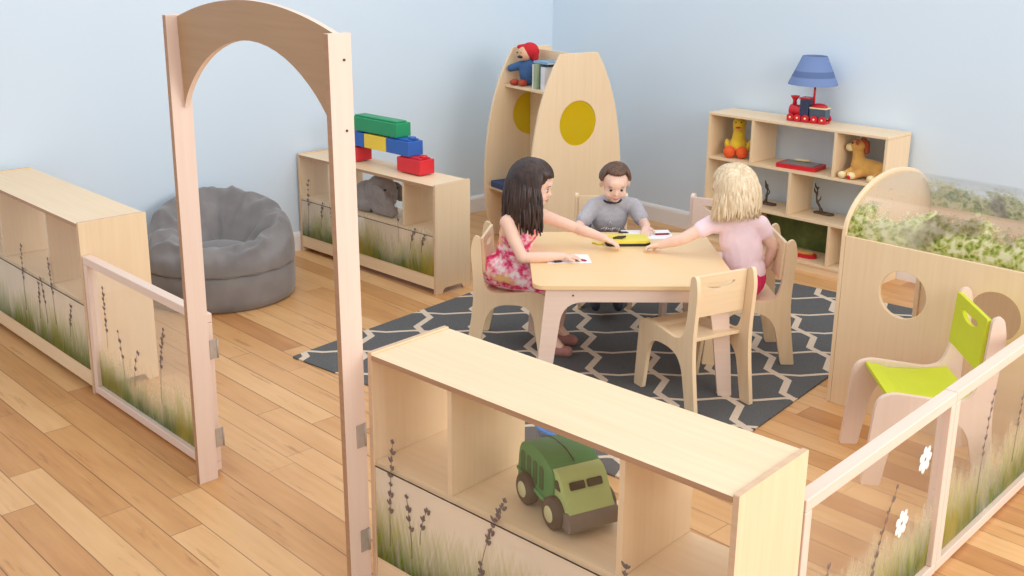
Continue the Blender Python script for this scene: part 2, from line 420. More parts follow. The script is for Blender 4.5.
S1 = divider_shelf('low maple divider shelf in the foreground holding a green toy truck', (3.288, -4.163, 0), .0619, 1.222, .31, .76, .42,
    [.325, .905], [.617], [(.060, .06, .405, .02, 9, .35), (.155, .06, .25, -.02, 4), (.42, .02, .385, .10, 9, .6), (.19, .12, .24, .03, 3), (.44, .05, .16, -.01, 4), (.895, .2, .36, .02, 5)], 3.1, fog=.68, gh=.20)
S3 = divider_shelf('maple divider shelf at the left edge with grass print, run out from the left wall', (.05, -4.1715, 0), 0, 1.27, .2966, .76, .41,
    [.325, .895], [.6], [(.55, .1, .42, .02, 8), (.9, .12, .42, -.02, 9), (.72, .1, .27, .02, 5), (1.05, .08, .25, .04, 5), (.8, .1, .3, -.03, 5)], 8.4, fog=.72, gh=.20, warm=.3)
S2 = divider_shelf('maple divider shelf beside the beanbag with toy blocks on its top', (.022, -2.2666, 0), .0359, 1.26, .262, .6215, .345,
    [.30, .985], [.64], [(.07, .06, .36, .01, 6), (.2, .08, .24, .02, 4), (.32, .08, .22, -.02, 4), (.93, .14, .40, -.03, 5), (1.03, .12, .24, .04, 4), (1.12, .12, .22, .03, 4)], 5.7, fog=.5, gh=.21, warm=.8)

# ------------------------------------------------------------------ printed gates
def gate(label, loc, rotz, L, H, lav, seed, flowers=(), fog=.12, hinge=True, gh=.17):
    t = thing('room_divider_gate', label, 'room divider', loc, rotz)
    T = .034; W_ = .040
    for z, nm in ((H-T, 'top_rail'), (0.012, 'bottom_rail')):
        MB().box((0, 0, 0), (L, W_, T)).build(nm, 'pale_x', t, loc=(0, 0, z), bevel=.003)
    for x in (0, L-T):
        MB().box((0, 0, 0), (T, W_, H-2*T-.014)).build('stile', 'pale_z', t, loc=(x, 0, T+.013), bevel=.003)
    sheet(L-2*T-.004, H-2*T-.018, lav, seed, t, (T+.002, W_*.5, T+.015), fogtop=2., fog=fog, gh=gh, warm=.7, flowers=flowers)
    return t
G0 = gate('low gate panel with printed grass joining the left shelf to the arch', (1.328, -4.170, 0), 0, .997, .62,
     [(.10, .2, .46, .0, 9, .3), (.24, .1, .3, -.03, 4), (.56, .1, .42, .06, 9, .5), (.33, .1, .26, .05, 3)], 11.3, fog=.16, gh=.2)
G1 = gate('clear printed gate panel nearest the foreground shelf, with white flowers', (4.488, -3.765, 0), PI/2+.045, .905, .62,
     [(.12, .02, .30, .03, 6), (.42, .05, .38, .12, 9, .3), (.28, .02, .17, .05, 5)], 2.2, flowers=[(.72, .40, .046), (.60, .24, .046)], fog=.05, gh=.24)
G2 = gate('clear printed gate panel running up to the playhouse corner', (4.446, -2.857, 0), PI/2+.045, .92, .62,
     [(.3, .1, .45, .04, 8, .4), (.62, .1, .38, .03, 7)], 6.6, fog=.06, gh=.26)
def hinge(loc, rotz, label, plates='y'):
    t = thing('butt_hinge', label, 'hinge', loc, rotz, None)
    MB().box((-.018, -.002, -.035), (-.003, 0, .035)).build('hinge_leaf', 'steel', t)
    MB().box((.003, -.002, -.035), (.018, 0, .035)).build('hinge_leaf', 'steel', t)
    MB().tube([(0, -.002, -.035), (0, -.002, .035)], .0042, 8).build('hinge_pin', 'steel', t)
    return t

# ------------------------------------------------------------------ arch
AR = thing('play_archway', 'tall pale wooden archway standing between the two low dividers', 'arch', (0, 0, 0))
PH_ = 1.66
for x, lean in ((2.338, 0), (3.262, -.016)):
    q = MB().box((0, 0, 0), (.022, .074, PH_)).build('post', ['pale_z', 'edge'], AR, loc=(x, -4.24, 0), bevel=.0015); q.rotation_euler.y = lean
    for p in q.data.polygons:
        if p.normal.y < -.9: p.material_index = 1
def arch_loop():
    x0, x1 = 2.361, 3.236; cx = (x0+x1)/2; hw = (x1-x0)/2; o = []
    n = 28
    for k in range(n+1):                      # outer top arc, right to left
        u = 1-2*k/n; o.append((cx+hw*u, 1.655+.070*(1-u*u)))
    for k in range(n+1):                      # inner arch, left to right
        a = PI-PI*k/n
        u = math.cos(a); s = math.sin(a)
        o.append((cx+(hw-.012)*u, 1.362+.246*s**1.5))
    return o
MB().plate([arch_loop()], .019, mi=0, edge_mi=1, mat=XZ).build('arch_board', ['arch_face', 'pale_x'], AR, loc=(0, -4.182, 0), bevel=.001)
for z in (1.59, 1.40):
    MB().lathe([(0, .0), (.0036, 0), (.0036, .002), (0, .003)], n=12, mat=Matrix.Rotation(PI/2, 4, 'Y')).build('screw', 'screw', AR, loc=(3.285-.016*z, -4.192, z))
for z in (.16, .50):
    for x, yy, w2 in ((2.3605, -4.150, 0), (3.2845-.016*z, -4.185, 1)):
        h = MB().box((0, -.016, -.036), (.0025, .016, .036)).lathe([(0, .0035), (.003, .003), (.003, 0), (0, 0)], c=(.002, 0, 0), n=8).tube([(.003, .013, -.036), (.003, .013, .036)], .0035, 8).build('hinge', 'steel', AR, loc=(x, yy+.0, z), label='steel hinge plate')

# ------------------------------------------------------------------ chairs
def make_chair(label, loc, rotz, pads=None, panel='maple_z', seatm='maple_y', wd=.295, scale=1.06):
    """+x is forward"""
    t = thing('child_chair', label, 'chair', loc, rotz, scale=scale)
    P = [(-.218, 0, .006), (-.160, 0, .006), (-.118, .19, .05), (-.065, .236, .05), (.055, .240, .05), (.098, .205, .05), (.130, 0, .006), (.188, 0, .006),
         (.165, .29, .035), (.12, .312, .03), (-.07, .288, .02), (-.12, .302, .05), (-.140, .38, .03), (-.150, .56, .018), (-.182, .57, .025), (-.197, .5, .03), (-.178, .27, .12)]
    for y in (-wd/2, wd/2-.018):
        MB().plate([smooth_loop(P, 6)], .018, mat=XZ).build('side_panel', [panel], t, loc=(0, y+.018, 0), bevel=.003)
    hw = wd/2-.019
    s = MB()
    n = 12; top = [(-.135+.265*k/n, .283+.012*abs(2*k/n-1)**2+(.006 if k > 9 else 0)) for k in range(n+1)]
    s.plate([top+[(p[0], p[1]-.014) for p in top[::-1]]], 2*hw, mat=XZ)
    s.build('seat', [seatm] if not pads else [pads], t, loc=(0, hw, 0), bevel=.002)
    slot = [(.062*math.cos(a), .0135*math.sin(a)+.011*math.cos(a)**2) for a in [2*PI*k/28 for k in range(28)]]
    Z0, Z1 = .385, .555
    bl = rrect(-hw, Z0, hw, Z1, .004, 2)
    m_ = Matrix(((0, 0, 1, 0), (1, 0, 0, 0), (0, 1, 0, 0), (0, 0, 0, 1)))
    q = MB().plate([bl, [(p[0]*1.15, p[1]+.505) for p in slot]], .014, mat=m_).build('backrest', [seatm] if not pads else [pads], t, loc=(-.146, 0, 0), bevel=.002)
    q.matrix_parent_inverse = Matrix()
    q.rotation_euler.y = -.06; q.location = (-.120, 0, .0)
    return t
def face(fx, fy): return math.atan2(fy, fx)
chN = make_chair('empty maple chair on the near side of the table', (3.062, -2.280, .0085), face(-.965, .26))
chA = dup(chN, (2.11, -2.41, .0085), face(.8, .6), 'maple chair carrying the girl in the pink dress'); chA.scale = (1, 1, 1)
chG = dup(chN, (2.925, -1.725, .0085), face(-.68, -.73), 'maple chair carrying the blonde girl')
chB = dup(chN, (1.945, -1.595, .0085), face(.733, -.68), 'maple chair carrying the toddler in the grey shirt'); chB.scale = (.98, .98, .98)
chW = make_chair('pale chair half hidden behind the blonde girl beyond the table corner', (2.475, -1.405, .0085), face(.25, -.97), panel='pale_z', seatm='pale_x')
M['lime'] = plain('lime_green_pad', (204, 214, 44), .45, .03)
chV = make_chair('chair with a lime green seat and backrest in front of the playhouse', (4.03, -2.205, 0), face(-.74, -.67), pads='lime', panel='pale_z', wd=.31, scale=1.16)

# ------------------------------------------------------------------ table
TB = thing('play_table', 'low maple table with rounded corners that the three children sit around', 'table', (2.61, -2.205, .0085), math.radians(47.1))
MB().plate([rrect(-.44, -.435, .44, .435, .05, 8)], .018).build('tabletop', 'table', TB, loc=(0, 0, .4835), bevel=.003)
for (sx, yy) in ((1, -.40), (1, .382)):
    # splayed leg frame boards front and back, rail and two legs in one cut board
    P = [(-.428, 0, .005), (-.368, 0, .005), (-.312, .425, .09), (.312, .425, .09), (.368, 0, .005), (.428, 0, .005), (.385, .4825), (-.385, .4825)]
    MB().plate([smooth_loop(P, 6)], .02, mat=XZ).build('leg_frame', 'pale_x', TB, loc=(0, yy+.02 if yy > 0 else yy, 0), bevel=.002)
for x in (-.375, .355):
    MB().box((x, -.379, .425), (x+.02, .38, .4825)).build('apron', 'pale_y', TB)
for x in (-.27, .27):
    MB().lathe([(0, 0), (.004, 0), (.004, .002), (0, .002)], n=10, mat=Matrix.Rotation(PI/2, 4, 'X')).build('screw', 'screw', TB, loc=(x, -.4205, .455))

# ------------------------------------------------------------------ playhouse
PX0, PX1, PY0, PY1, PZ = 3.508, 4.40, -1.905, -1.10, .742
HS = thing('play_house_cube', 'maple playhouse with round portholes and a clear leaf printed dome roof', 'playhouse', (PX0, PY0, 0), .02)
LX, DY = PX1-PX0, PY1-PY0; T = .018
def end_loop():
    o = [(0, 0), (DY, 0), (DY, PZ)]
    for k in range(1, 24):
        a = PI*k/24; o.append((DY/2+DY/2*math.cos(a), PZ+.225*math.sin(a)))
    o.append((0, PZ)); return o
for x in (0, LX-T):
    holes = [circ(DY/2, .42, .16)] if x > 0 else [smooth_loop([(.07, .12, .02), (DY-.035, .12, .02), (DY-.035, .60, .12), (.07, .60, .12)])]
    MB().plate([end_loop()]+holes, T, mat=YZ).build('end_panel', 'maple_z', HS, loc=(x, 0, 0), bevel=.002)
MB().plate([[(0, 0), (LX-2*T-.002, 0), (LX-2*T-.002, PZ), (0, PZ)], circ(.265, .548, .098), circ(.628, .548, .098)], T, mat=XZ).build('front_panel', 'maple_z', HS, loc=(T+.001, T, 0), bevel=.002)
MB().plate([[(0, 0), (0, PZ), (LX-2*T-.002, PZ), (LX-2*T-.002, 0)]], T, mat=XZ).build('back_panel', 'maple_z', HS, loc=(T+.001, DY, 0), bevel=.002)
mb = MB(); n = 28; R1 = []
for k in range(n+1):
    a = PI*k/n; R1.append((DY/2-(DY/2-.012)*math.cos(a), .21*math.sin(a)))
R2 = [(DY/2+(p[0]-DY/2)*.985, p[1]*.98-.002) for p in R1]
mb.plate([R1+R2[::-1]], LX-2*T-.004, mat=YZ)
M['dome'] = dome_mat()
mb.build('dome_roof', 'dome', HS, loc=(T+.002, 0, PZ+.002), smooth=False, label='clear curved roof sheet printed with green lettuce leaves')
mb = MB()
mb.box((0, 0, 0), (.16, .16, .10)).box((.05, .05, .10), (.09, .09, .125))
M['cushion_dark'] = plain('slate_fabric', (88, 88, 104), .9, .1, 30)
tag(MB().plate([rrect(0, 0, .09, .2, .01)], .05, mat=XZ).build('standing_book', 'cushion_dark', loc=(4.02, -1.28, .002), rotz=.2, bevel=.003), 'dark slate book seen standing inside the playhouse through the right porthole', 'book')

# ------------------------------------------------------------------ open shelf on right wall
OS = thing('open_toy_shelf', 'maple open toy shelf against the right wall under the train lamp', 'shelf', (1.655, -.288, 0), 0)
L4, D4, H4 = 1.205, .268, .873; T = .016
for x in (0, L4-T):
    MB().plate([[(0, 0), (D4, 0), (D4, H4-T-.001), (0, H4-T-.001)]], T, mat=YZ, edge_mi=1).build('side_panel', ['maple_z', 'maple_z'], OS, loc=(x, 0, 0), bevel=.001)
MB().box((0, 0, 0), (L4, D4, T)).build('top_panel', 'maple_x', OS, loc=(0, 0, H4-T), bevel=.002)
IN = L4-2*T-.002
for nm, z in (('bottom_panel', .05), ('lower_shelf', .312), ('upper_shelf', .588)):
    MB().box((0, 0, 0), (IN, D4-.001, T)).build(nm, 'maple_x', OS, loc=(T+.001, 0, z-T/2), bevel=.001)
MB().box((0, 0, 0), (IN, .016, .041)).build('base_rail', 'maple_x', OS, loc=(T+.001, .005, .0))
for x, z0, z1 in ((.325, .597, .856), (.885, .597, .856), (.608, .321, .579), (.30, .059, .303), (.895, .059, .303)):
    MB().box((0, 0, 0), (T, D4-.002, z1-z0)).build('divider_panel', 'maple_z', OS, loc=(x-T/2, .0, z0), bevel=.001)

def green_mat():
    t = NT('dark_leaf_picture'); v, x, y, z = t.coords()
    f = t.math('ADD', t.math('MULTIPLY', t.noise(v, 6, 2), .75), t.math('MULTIPLY', t.noise(v, 30, 3), .3))
    t.set(t.b.inputs['Base Color'], t.ramp(f, [(.3, lin((52, 66, 36))), (.55, lin((88, 110, 52))), (.8, lin((122, 140, 72)))]))
    t.b.inputs['Roughness'].default_value = .5
    return t.m
M['leafpic'] = green_mat()
MB().box((0, 0, 0), (.578, .006, .24)).build('picture_back', 'leafpic', OS, loc=(.309, D4-.012, .060), label='dark green leafy picture panel behind the bottom middle compartment')

# ------------------------------------------------------------------ reading nook
NK = thing('reading_nook', 'tall rounded maple reading nook with yellow round windows in the room corner', 'reading nook', (.855, -.868, 0), math.atan2(.985, .173))
# local x = along the panels, local y = toward the far (left) panel
HN = 1.235; SEP = .53
def ogive():
    prof = [(.30, 0), (.345, .18), (.362, .35), (.355, .55), (.333, .73), (.296, .90), (.248, 1.04), (.194, 1.15), (.150, HN-.012)]
    dense = []
    for a, b_ in zip(prof, prof[1:]):
        for k in range(3): dense.append((a[0]+(b_[0]-a[0])*k/3, a[1]+(b_[1]-a[1])*k/3))
    sm = dense[:]
    for _ in range(3):
        sm = [sm[0]]+[((sm[i-1][0]+2*sm[i][0]+sm[i+1][0])/4, sm[i][1]) for i in range(1, len(sm)-1)]+[sm[-1]]
    rgt = sm+[(.146, HN-.004), (.135, HN)]
    return rgt+[(-p[0], p[1]) for p in rgt[::-1]]
HZ = .80
M['yellow_acrylic'] = None
t = NT('yellow_translucent_acrylic'); v, x, y, z = t.coords()
t.set(t.b.inputs['Base Color'], t.ramp(t.noise(v, 3), [(.3, lin((240, 200, 20))), (.7, lin((236, 212, 40)))])); t.b.inputs['Roughness'].default_value = .12
tl = t.n('ShaderNodeBsdfTranslucent'); tl.inputs[0].default_value = lin((226, 205, 40))
tr = t.n('ShaderNodeBsdfTransparent'); tr.inputs[0].default_value = lin((220, 195, 40))
t.set(t.out.inputs[0], t.mixsh(.12, t.mixsh(.3, t.b.outputs[0], tl.outputs[0]), tr.outputs[0])); M['yellow_acrylic'] = t.m
for y, nm in ((-SEP/2, 'near'), (SEP/2-.018, 'far')):
    MB().plate([ogive(), circ(0, HZ, .142, 44)], .018, mat=XZ).build('rocket_side_panel', 'maple_z', NK, loc=(0, y+.018, 0), bevel=.002)
    MB().plate([circ(0, HZ, .1425, 44)], .006, mat=XZ).build('round_window', 'yellow_acrylic', NK, loc=(0, y+.012, 0), label='yellow see-through round window')
IW = SEP-.038
def nk(nm, x0, x1, z0, z1, mt='maple_y', **k): MB().box((x0, -IW/2, z0), (x1, IW/2, z1)).build(nm, mt, NK, bevel=.0015)
nk('centre_panel', -.008, .010, .005, HN-.01)
for sx in (-1, 1):
    a, b_ = (-.21, -.009) if sx < 0 else (.011, .21)
    nk('top_shelf', a, b_, .985, 1.001)
    a, b_ = (-.325, -.009) if sx < 0 else (.011, .325)
    nk('seat_board', a, b_, .325, .343)
M['navy'] = plain('navy_cushion_fabric', (58, 74, 112), .85, .08, 40, bump=.2)
cu = MB().plate([rrect(-.335, -.20, -.03, .235, .03)], .035).build('seat_cushion', 'navy', bevel=.012)
cu.matrix_world = Matrix.Translation((.855, -.868, .3435)) @ Matrix.Rotation(math.atan2(.985, .173), 4, 'Z')
tag(cu, 'navy blue cushion lying on the seat of the reading nook', 'cushion')
#--PART2--
# ------------------------------------------------------------------ soft bodies: capsules and ellipsoids fused into one skin
def cap(mb, p0, r0, p1, r1, n=14):
    p0, p1 = Vector(p0), Vector(p1)
    mb.tube([p0, p1], [r0, r1], n); mb.ell(p0, r0, seg=n, rings=8); mb.ell(p1, r1, seg=n, rings=8)
def chain(mb, pts, rs):
    for a, b_, ra, rb in zip(pts, pts[1:], rs, rs[1:]): cap(mb, a, ra, b_, rb)
def fuse(mb, name, mats, parent, voxel=.005, smooth=4, loc=None, label=None, disp=None):
    o = mb.build(name, mats, parent, loc=loc, smooth=True, label=label)
    rm = o.modifiers.new('remesh', 'REMESH'); rm.mode = 'VOXEL'; rm.voxel_size = voxel; rm.use_smooth_shade = True
    if smooth:
        sm = o.modifiers.new('smooth', 'SMOOTH'); sm.factor = .5; sm.iterations = smooth
    return o
def frame(f, upv=(0, 0, 1)):
    f = Vector(f).normalized(); l = Vector(upv).cross(f).normalized(); u = f.cross(l)
    return f, l, u
def rotm(f, l, u): return Matrix((f, l, u)).transposed()

def skin(name, c):
    t = NT(name); v, x, y, z = t.coords(); n = t.noise(v, 14, 3)
    a = lin(c); t.set(t.b.inputs['Base Color'], t.ramp(n, [(.3, lin(tuple(q*.96 for q in c))), (.7, a)]))
    t.b.inputs['Roughness'].default_value = .5; t.b.inputs['Subsurface Weight'].default_value = .12
    t.b.inputs['Subsurface Radius'].default_value = (.02, .008, .005); t.b.inputs['Subsurface Scale'].default_value = .5
    return t.m
def hair_mat(name, dark, light):
    t = NT(name); v, x, y, z = t.coords()
    n = t.noise(t.xyz(t.math('MULTIPLY', x, 90), t.math('MULTIPLY', y, 90), t.math('MULTIPLY', z, 7)), 1., 3, .6)
    t.set(t.b.inputs['Base Color'], t.ramp(n, [(.35, lin(dark)), (.7, lin(light))])); t.b.inputs['Roughness'].default_value = .42
    return t.m
M['skin'] = skin('light_skin', (240, 200, 180)); M['skin2'] = skin('fair_skin', (244, 206, 188))
M['hair_dark'] = hair_mat('dark_brown_hair', (38, 26, 24), (74, 52, 46))
M['hair_brown'] = hair_mat('short_brown_hair', (74, 52, 40), (118, 86, 66))
M['hair_blonde'] = hair_mat('blonde_hair', (202, 176, 140), (242, 226, 198))
M['eye_white'] = plain('eye_white', (236, 232, 230), .25, .01); M['iris'] = plain('dark_iris', (46, 38, 40), .2, .02)
M['lips'] = plain('lips', (206, 128, 124), .45, .04); M['brow'] = plain('eyebrow', (120, 90, 74), .7, .05)

def hand(mb, wrist, d, pn, side, curl=.5, s=1.):
    """wrist point, direction d along the palm, pn = back-of-hand normal, side = direction the thumb leaves"""
    d = Vector(d).normalized(); pn = Vector(pn); pn = (pn-d*pn.dot(d)).normalized(); sd = d.cross(pn)*side
    w_ = Vector(wrist)
    rot = rotm(d, sd, pn)
    mb.ell(w_+d*.026*s, (.031*s, .023*s, .0115*s), rot=rot, seg=14, rings=8)
    ln = [.030, .035, .033, .026]
    for i in range(4):
        off = (.0165-.0112*i)*s
        p = w_+d*(.046-.002*abs(i-1.3))*s+sd*off
        fan = d+sd*(.18-.11*i)
        pts = [p]; a = .12*curl; L = ln[i]*s
        for k, q in enumerate((.45, .32, .23)):
            dirn = (fan*math.cos(a)-pn*math.sin(a)).normalized(); pts.append(pts[-1]+dirn*L*q*1.25); a += .75*curl
        chain(mb, pts, [.0066*s, .0062*s, .0057*s, .005*s])
    p = w_+d*.012*s+sd*.018*s
    q = p+(d*.55+sd*.8-pn*.25*curl).normalized()*.022*s
    e = q+(d*.9+sd*.3-pn*.5*curl).normalized()*.02*s
    chain(mb, [p, q, e], [.0088*s, .0074*s, .006*s])

def head(mb, c, f, s=1., upv=(0, 0, 1)):
    F_, L_, U_ = frame(f, upv); c = Vector(c); R = rotm(F_, L_, U_)
    P = lambda a, b_, z: c+(F_*a+L_*b_+U_*z)*s
    E_ = lambda p, r: mb.ell(p, tuple(q*s for q in r), rot=R, seg=24, rings=16)
    E_(P(-.010, 0, .012), (.086, .073, .080))
    E_(P(.020, 0, -.030), (.062, .060, .066))
    E_(P(.052, 0, -.076), (.024, .026, .020))
    for q in (-1, 1):
        E_(P(.046, q*.033, -.044), (.028, .026, .026))
        E_(P(-.008, q*.075, -.018), (.016, .007, .024))
        E_(P(.0, q*.078, -.004), (.012, .006, .012))
    E_(P(.066, 0, .018), (.020, .042, .030))
    cap(mb, P(.074, 0, -.006), .007*s, P(.088, 0, -.030), .0095*s, 10)
    for q in (-1, 1): mb.ell(P(.080, q*.008, -.033), .0065*s, seg=10, rings=6)
    mb.ell(P(.074, 0, -.056), (.011*s, .017*s, .012*s), rot=R, seg=12, rings=8)
    return P, R
def features(P, R, s, root, open_=.7, lipc='lips'):
    for q in (-1, 1):
        e = MB().ell(P(.0665, q*.029, -.010), (.0078*s, .0118*s, .0098*s*open_), rot=R, seg=14, rings=10).build('eye', 'eye_white', root, smooth=True)
        MB().ell(P(.0722, q*.029, -.0115), (.0046*s, .0088*s, .0098*s*open_), rot=R, seg=12, rings=8).build('iris', 'iris', e, smooth=True, label='dark brown iris')
        MB().tube([P(.069, q*.041, -.003), P(.0755, q*.030, .0005), P(.0755, q*.018, -.003)], .0014*s, 6).build('eyelashes', 'iris', e, smooth=True, label='dark eyelashes')
        MB().tube([P(.070, q*.044, .010), P(.079, q*.030, .0155), P(.0815, q*.015, .012)], [.0012*s, .0024*s, .0016*s], 6).build('eyebrow', 'brow', root, smooth=True)
    MB().tube([P(.079, .019, -.0575), P(.0855, .009, -.0565), P(.0865, 0, -.0575), P(.0855, -.009, -.0565), P(.079, -.019, -.0575)], [.001*s, .0030*s, .0032*s, .0030*s, .001*s], 8).tube([P(.079, .015, -.0605), P(.0855, 0, -.0635), P(.079, -.015, -.0605)], [.001*s, .0038*s, .001*s], 8).build('mouth', lipc, root, smooth=True)

def hair(c, f, mat, parent, drop, front=50, bang=58, s=1., upv=(0, 0, 1), n=110, rad=.011, inflate=1.0, seed=1, part=0., spread=.18, layers=2, side=92, jag=.14, flare=-.10):
    F_, L_, U_ = frame(f, upv); c = Vector(c); rr = random.Random(seed); mb = MB(); R = rotm(F_, L_, U_)
    mb.ell(c+(U_*.024-F_*.018)*s, (.084*s*inflate, .078*s*inflate, .075*s*inflate), rot=R, seg=28, rings=18)
    for lay in range(layers):
        for i in range(n):
            az = -180+360*(i+rr.random()*.6)/n
            a = math.radians(az); isf = abs(az) < front
            d = F_*math.cos(a)+L_*math.sin(a)
            ra = (.098 if math.cos(a) < 0 else .094)*abs(math.cos(a))**2+.086*abs(math.sin(a))**2
            ra = (ra+(.004 if lay else -.002))*s*inflate
            uz = (.098+(.003 if lay else -.002))*s*inflate
            th1 = bang+rr.uniform(-3, 3) if isf else side+(18 if side < 90 and abs(az) > 115 else 0)
            o_ = c+U_*.006*s-F_*.010*s+L_*part*s*.6
            pts = []
            for k in range(8):
                th = math.radians(1+(th1-1)*k/7)
                pts.append(o_*1+(U_*math.cos(th)*uz+d*math.sin(th)*ra) - L_*part*s*.6*math.sin(th))
            r_ = [rad*s*(.5+.5*min(1, k/2.)) for k in range(8)]
            if not isf and drop > .02:
                back = (1-math.cos(a))/2
                L = drop*(.86+.14*back)*(rr.uniform(1.02-jag, 1.02)); p = pts[-1]; K = 7
                ph = rr.random()*6; sgn = Vector((d.x, d.y, 0))
                for k in range(1, K+1):
                    t_ = k/K
                    w_ = .006*math.sin(ph+t_*5)
                    pts.append(p+Vector((0, 0, -L*t_))+sgn*(spread*L*t_*(1-t_)*.8+w_)+sgn*flare*L*t_*t_+Vector((-d.y, d.x, 0))*w_)
                    r_.append(rad*s*(1-.62*t_**2.5))
            elif not isf:
                pts.append(pts[-1]+Vector((0, 0, -max(drop, .006)))); r_.append(rad*s*.5)
            else: r_[-1] = rad*s*.4; r_[-2] = rad*s*.75
            mb.tube(pts, r_, 6)
    return mb.build('hair', mat, parent, smooth=True)

def person(name, label, base):
    t = thing(name, label, 'person', base)
    return t
class Rel(MB):
    """mesh given in world coordinates, stored relative to its root"""
    def __init__(s, root): super().__init__(); s.root = root
    def fin(s, fuse_, name, mats, **k):
        bmesh.ops.translate(s.bm, verts=s.bm.verts, vec=-Vector(s.root.location))
        return fuse(s, name, mats, s.root, **k) if fuse_ else s.build(name, mats, s.root, **k)
def shift(root):
    """children built in world coordinates are moved under the root"""
    for o in list(root.children):
        stack = [o]+list(o.children)
        for q in stack:
            if q.type == 'MESH' and not q.get('_rel'):
                q.data.transform(Matrix.Translation(-Vector(root.location))); q['_rel'] = 1
    for o in root.children:
        for q in [o]+list(o.children):
            if '_rel' in q: del q['_rel']
V = Vector

# --- girl in the pink dress
def dress_mat():
    t = NT('pink_floral_cotton'); v, x, y, z = t.coords()
    n = t.noise(v, 22, 4, .6); n2 = t.noise(v, 9, 2)
    col = t.ramp(n, [(.36, lin((206, 30, 92))), (.46, lin((236, 84, 140))), (.54, lin((250, 190, 208))), (.62, lin((252, 240, 240)))])
    col = t.mix(t.math('MULTIPLY', t.math('SUBTRACT', n2, .56, clamp=True), 9, clamp=True), col, lin((240, 196, 130)))
    t.set(t.b.inputs['Base Color'], col); t.b.inputs['Roughness'].default_value = .8
    return t.m
M['dress'] = dress_mat()
A = person('seated_girl', 'dark haired girl in a pink floral sundress reaching across the table', (2.10, -2.44, .0085))
hA = V((2.262, -2.462, .835)); fA = (.72, .66, -.26)
mb = MB(); P, R = head(mb, hA, fA)
neck = V((2.235, -2.478, .715))
shR, shL = V((2.238, -2.600, .668)), V((2.200, -2.375, .668))
cap(mb, hA+V((-.015, 0, -.06)), .036, neck, .034)
cap(mb, neck, .036, (neck+V((-.02, 0, -.03))), .045)
chain(mb, [shR, V((2.22, -2.485, .675)), shL], [.036, .046, .036])
chest = V((2.19, -2.475, .60)); waist = V((2.135, -2.455, .49)); pel = V((2.10, -2.43, .395))
mb.ell(chest, (.07, .10, .10), rot=Matrix.Rotation(.5, 3, 'Y')); chain(mb, [chest, waist, pel], [.07, .072, .08])
eR, wR = V((2.352, -2.612, .530)), V((2.470, -2.475, .536))
chain(mb, [shR, shR.lerp(eR, .5)+V((0, -.004, 0)), eR, eR.lerp(wR, .35), wR], [.034, .030, .026, .027, .0185])
hand(mb, wR, V((.55, .85, -.10)), (0, 0, 1), 1, .55)
eL, wL = V((2.335, -2.245, .600)), V((2.470, -2.195, .568))
chain(mb, [shL, shL.lerp(eL, .5), eL, eL.lerp(wL, .35), wL], [.034, .029, .0255, .026, .0185])
hand(mb, wL, V((.75, .55, -.38)), (.2, .1, 1), -1, .7)
for q, kn, an, toe in ((-1, V((2.345, -2.38, .345)), V((2.335, -2.395, .085)), V((2.40, -2.375, .03))), (1, V((2.30, -2.25, .345)), V((2.25, -2.265, .085)), V((2.31, -2.24, .03)))):
    hip = V((2.11, -2.44, .385))+V((.03, .065, 0))*q*-1*(-1)
    chain(mb, [hip, kn, kn+V((0, 0, -.03)), kn.lerp(an, .45)+V((-.015, 0, 0)), an], [.062, .043, .040, .038, .025])
    cap(mb, an, .026, toe+V((-.01, 0, .006)), .020)
fuse(mb, 'body', 'skin', A, voxel=.0036, smooth=3)
features(P, R, 1., A)
d = MB()
chain(d, [chest+V((.0, .0, .02)), waist, pel], [.082, .084, .098])
d.ell(chest+V((0, 0, .0)), (.078, .108, .085), rot=Matrix.Rotation(.5, 3, 'Y'))
for q, kn in ((-1, V((2.30, -2.40, .352))), (1, V((2.262, -2.30, .352)))):
    hip = V((2.11, -2.44, .392))+V((.03, .065, 0))*q
    chain(d, [hip, kn], [.082, .062])
    cap(d, hip+V((-.03, 0, -.03)), .06, kn+V((-.05, 0, -.03)), .05)
fuse(d, 'sundress', 'dress', A, voxel=.006, smooth=6)
MB().tube([chest+V((.06, -.05, .06)), neck+V((.03, -.045, .005)), neck+V((-.03, -.03, .01)), neck+V((-.035, .03, .01)), neck+V((.03, .045, .005)), chest+V((.06, .05, .06))], .0065, 8).tube([shR+V((-.035, .04, -.07)), neck+V((-.04, -.03, .005))], .006, 8).build('halter_strap', 'dress', A, smooth=True)
hair(hA, fA, 'hair_dark', A, .235, front=62, bang=62, n=210, rad=.0085, inflate=1.04, seed=4, spread=.34, jag=.34, flare=.10)
M['shoe'] = plain('dusty_pink_canvas', (168, 118, 110), .8, .08, 40)
for an, toe in ((V((2.335, -2.395, .06)), V((2.41, -2.365, .032))), (V((2.25, -2.265, .06)), V((2.325, -2.235, .032)))):
    q = MB(); hl = an+V((-.018, -.008, -.030)); chain(q, [hl, hl.lerp(toe, .5), toe], [.030, .031, .027]); cap(q, an+V((0, 0, -.01)), .028, hl, .03)
    fuse(q, 'shoe', 'shoe', A, voxel=.005, smooth=4, label='dusty pink slip-on shoe')
shift(A)

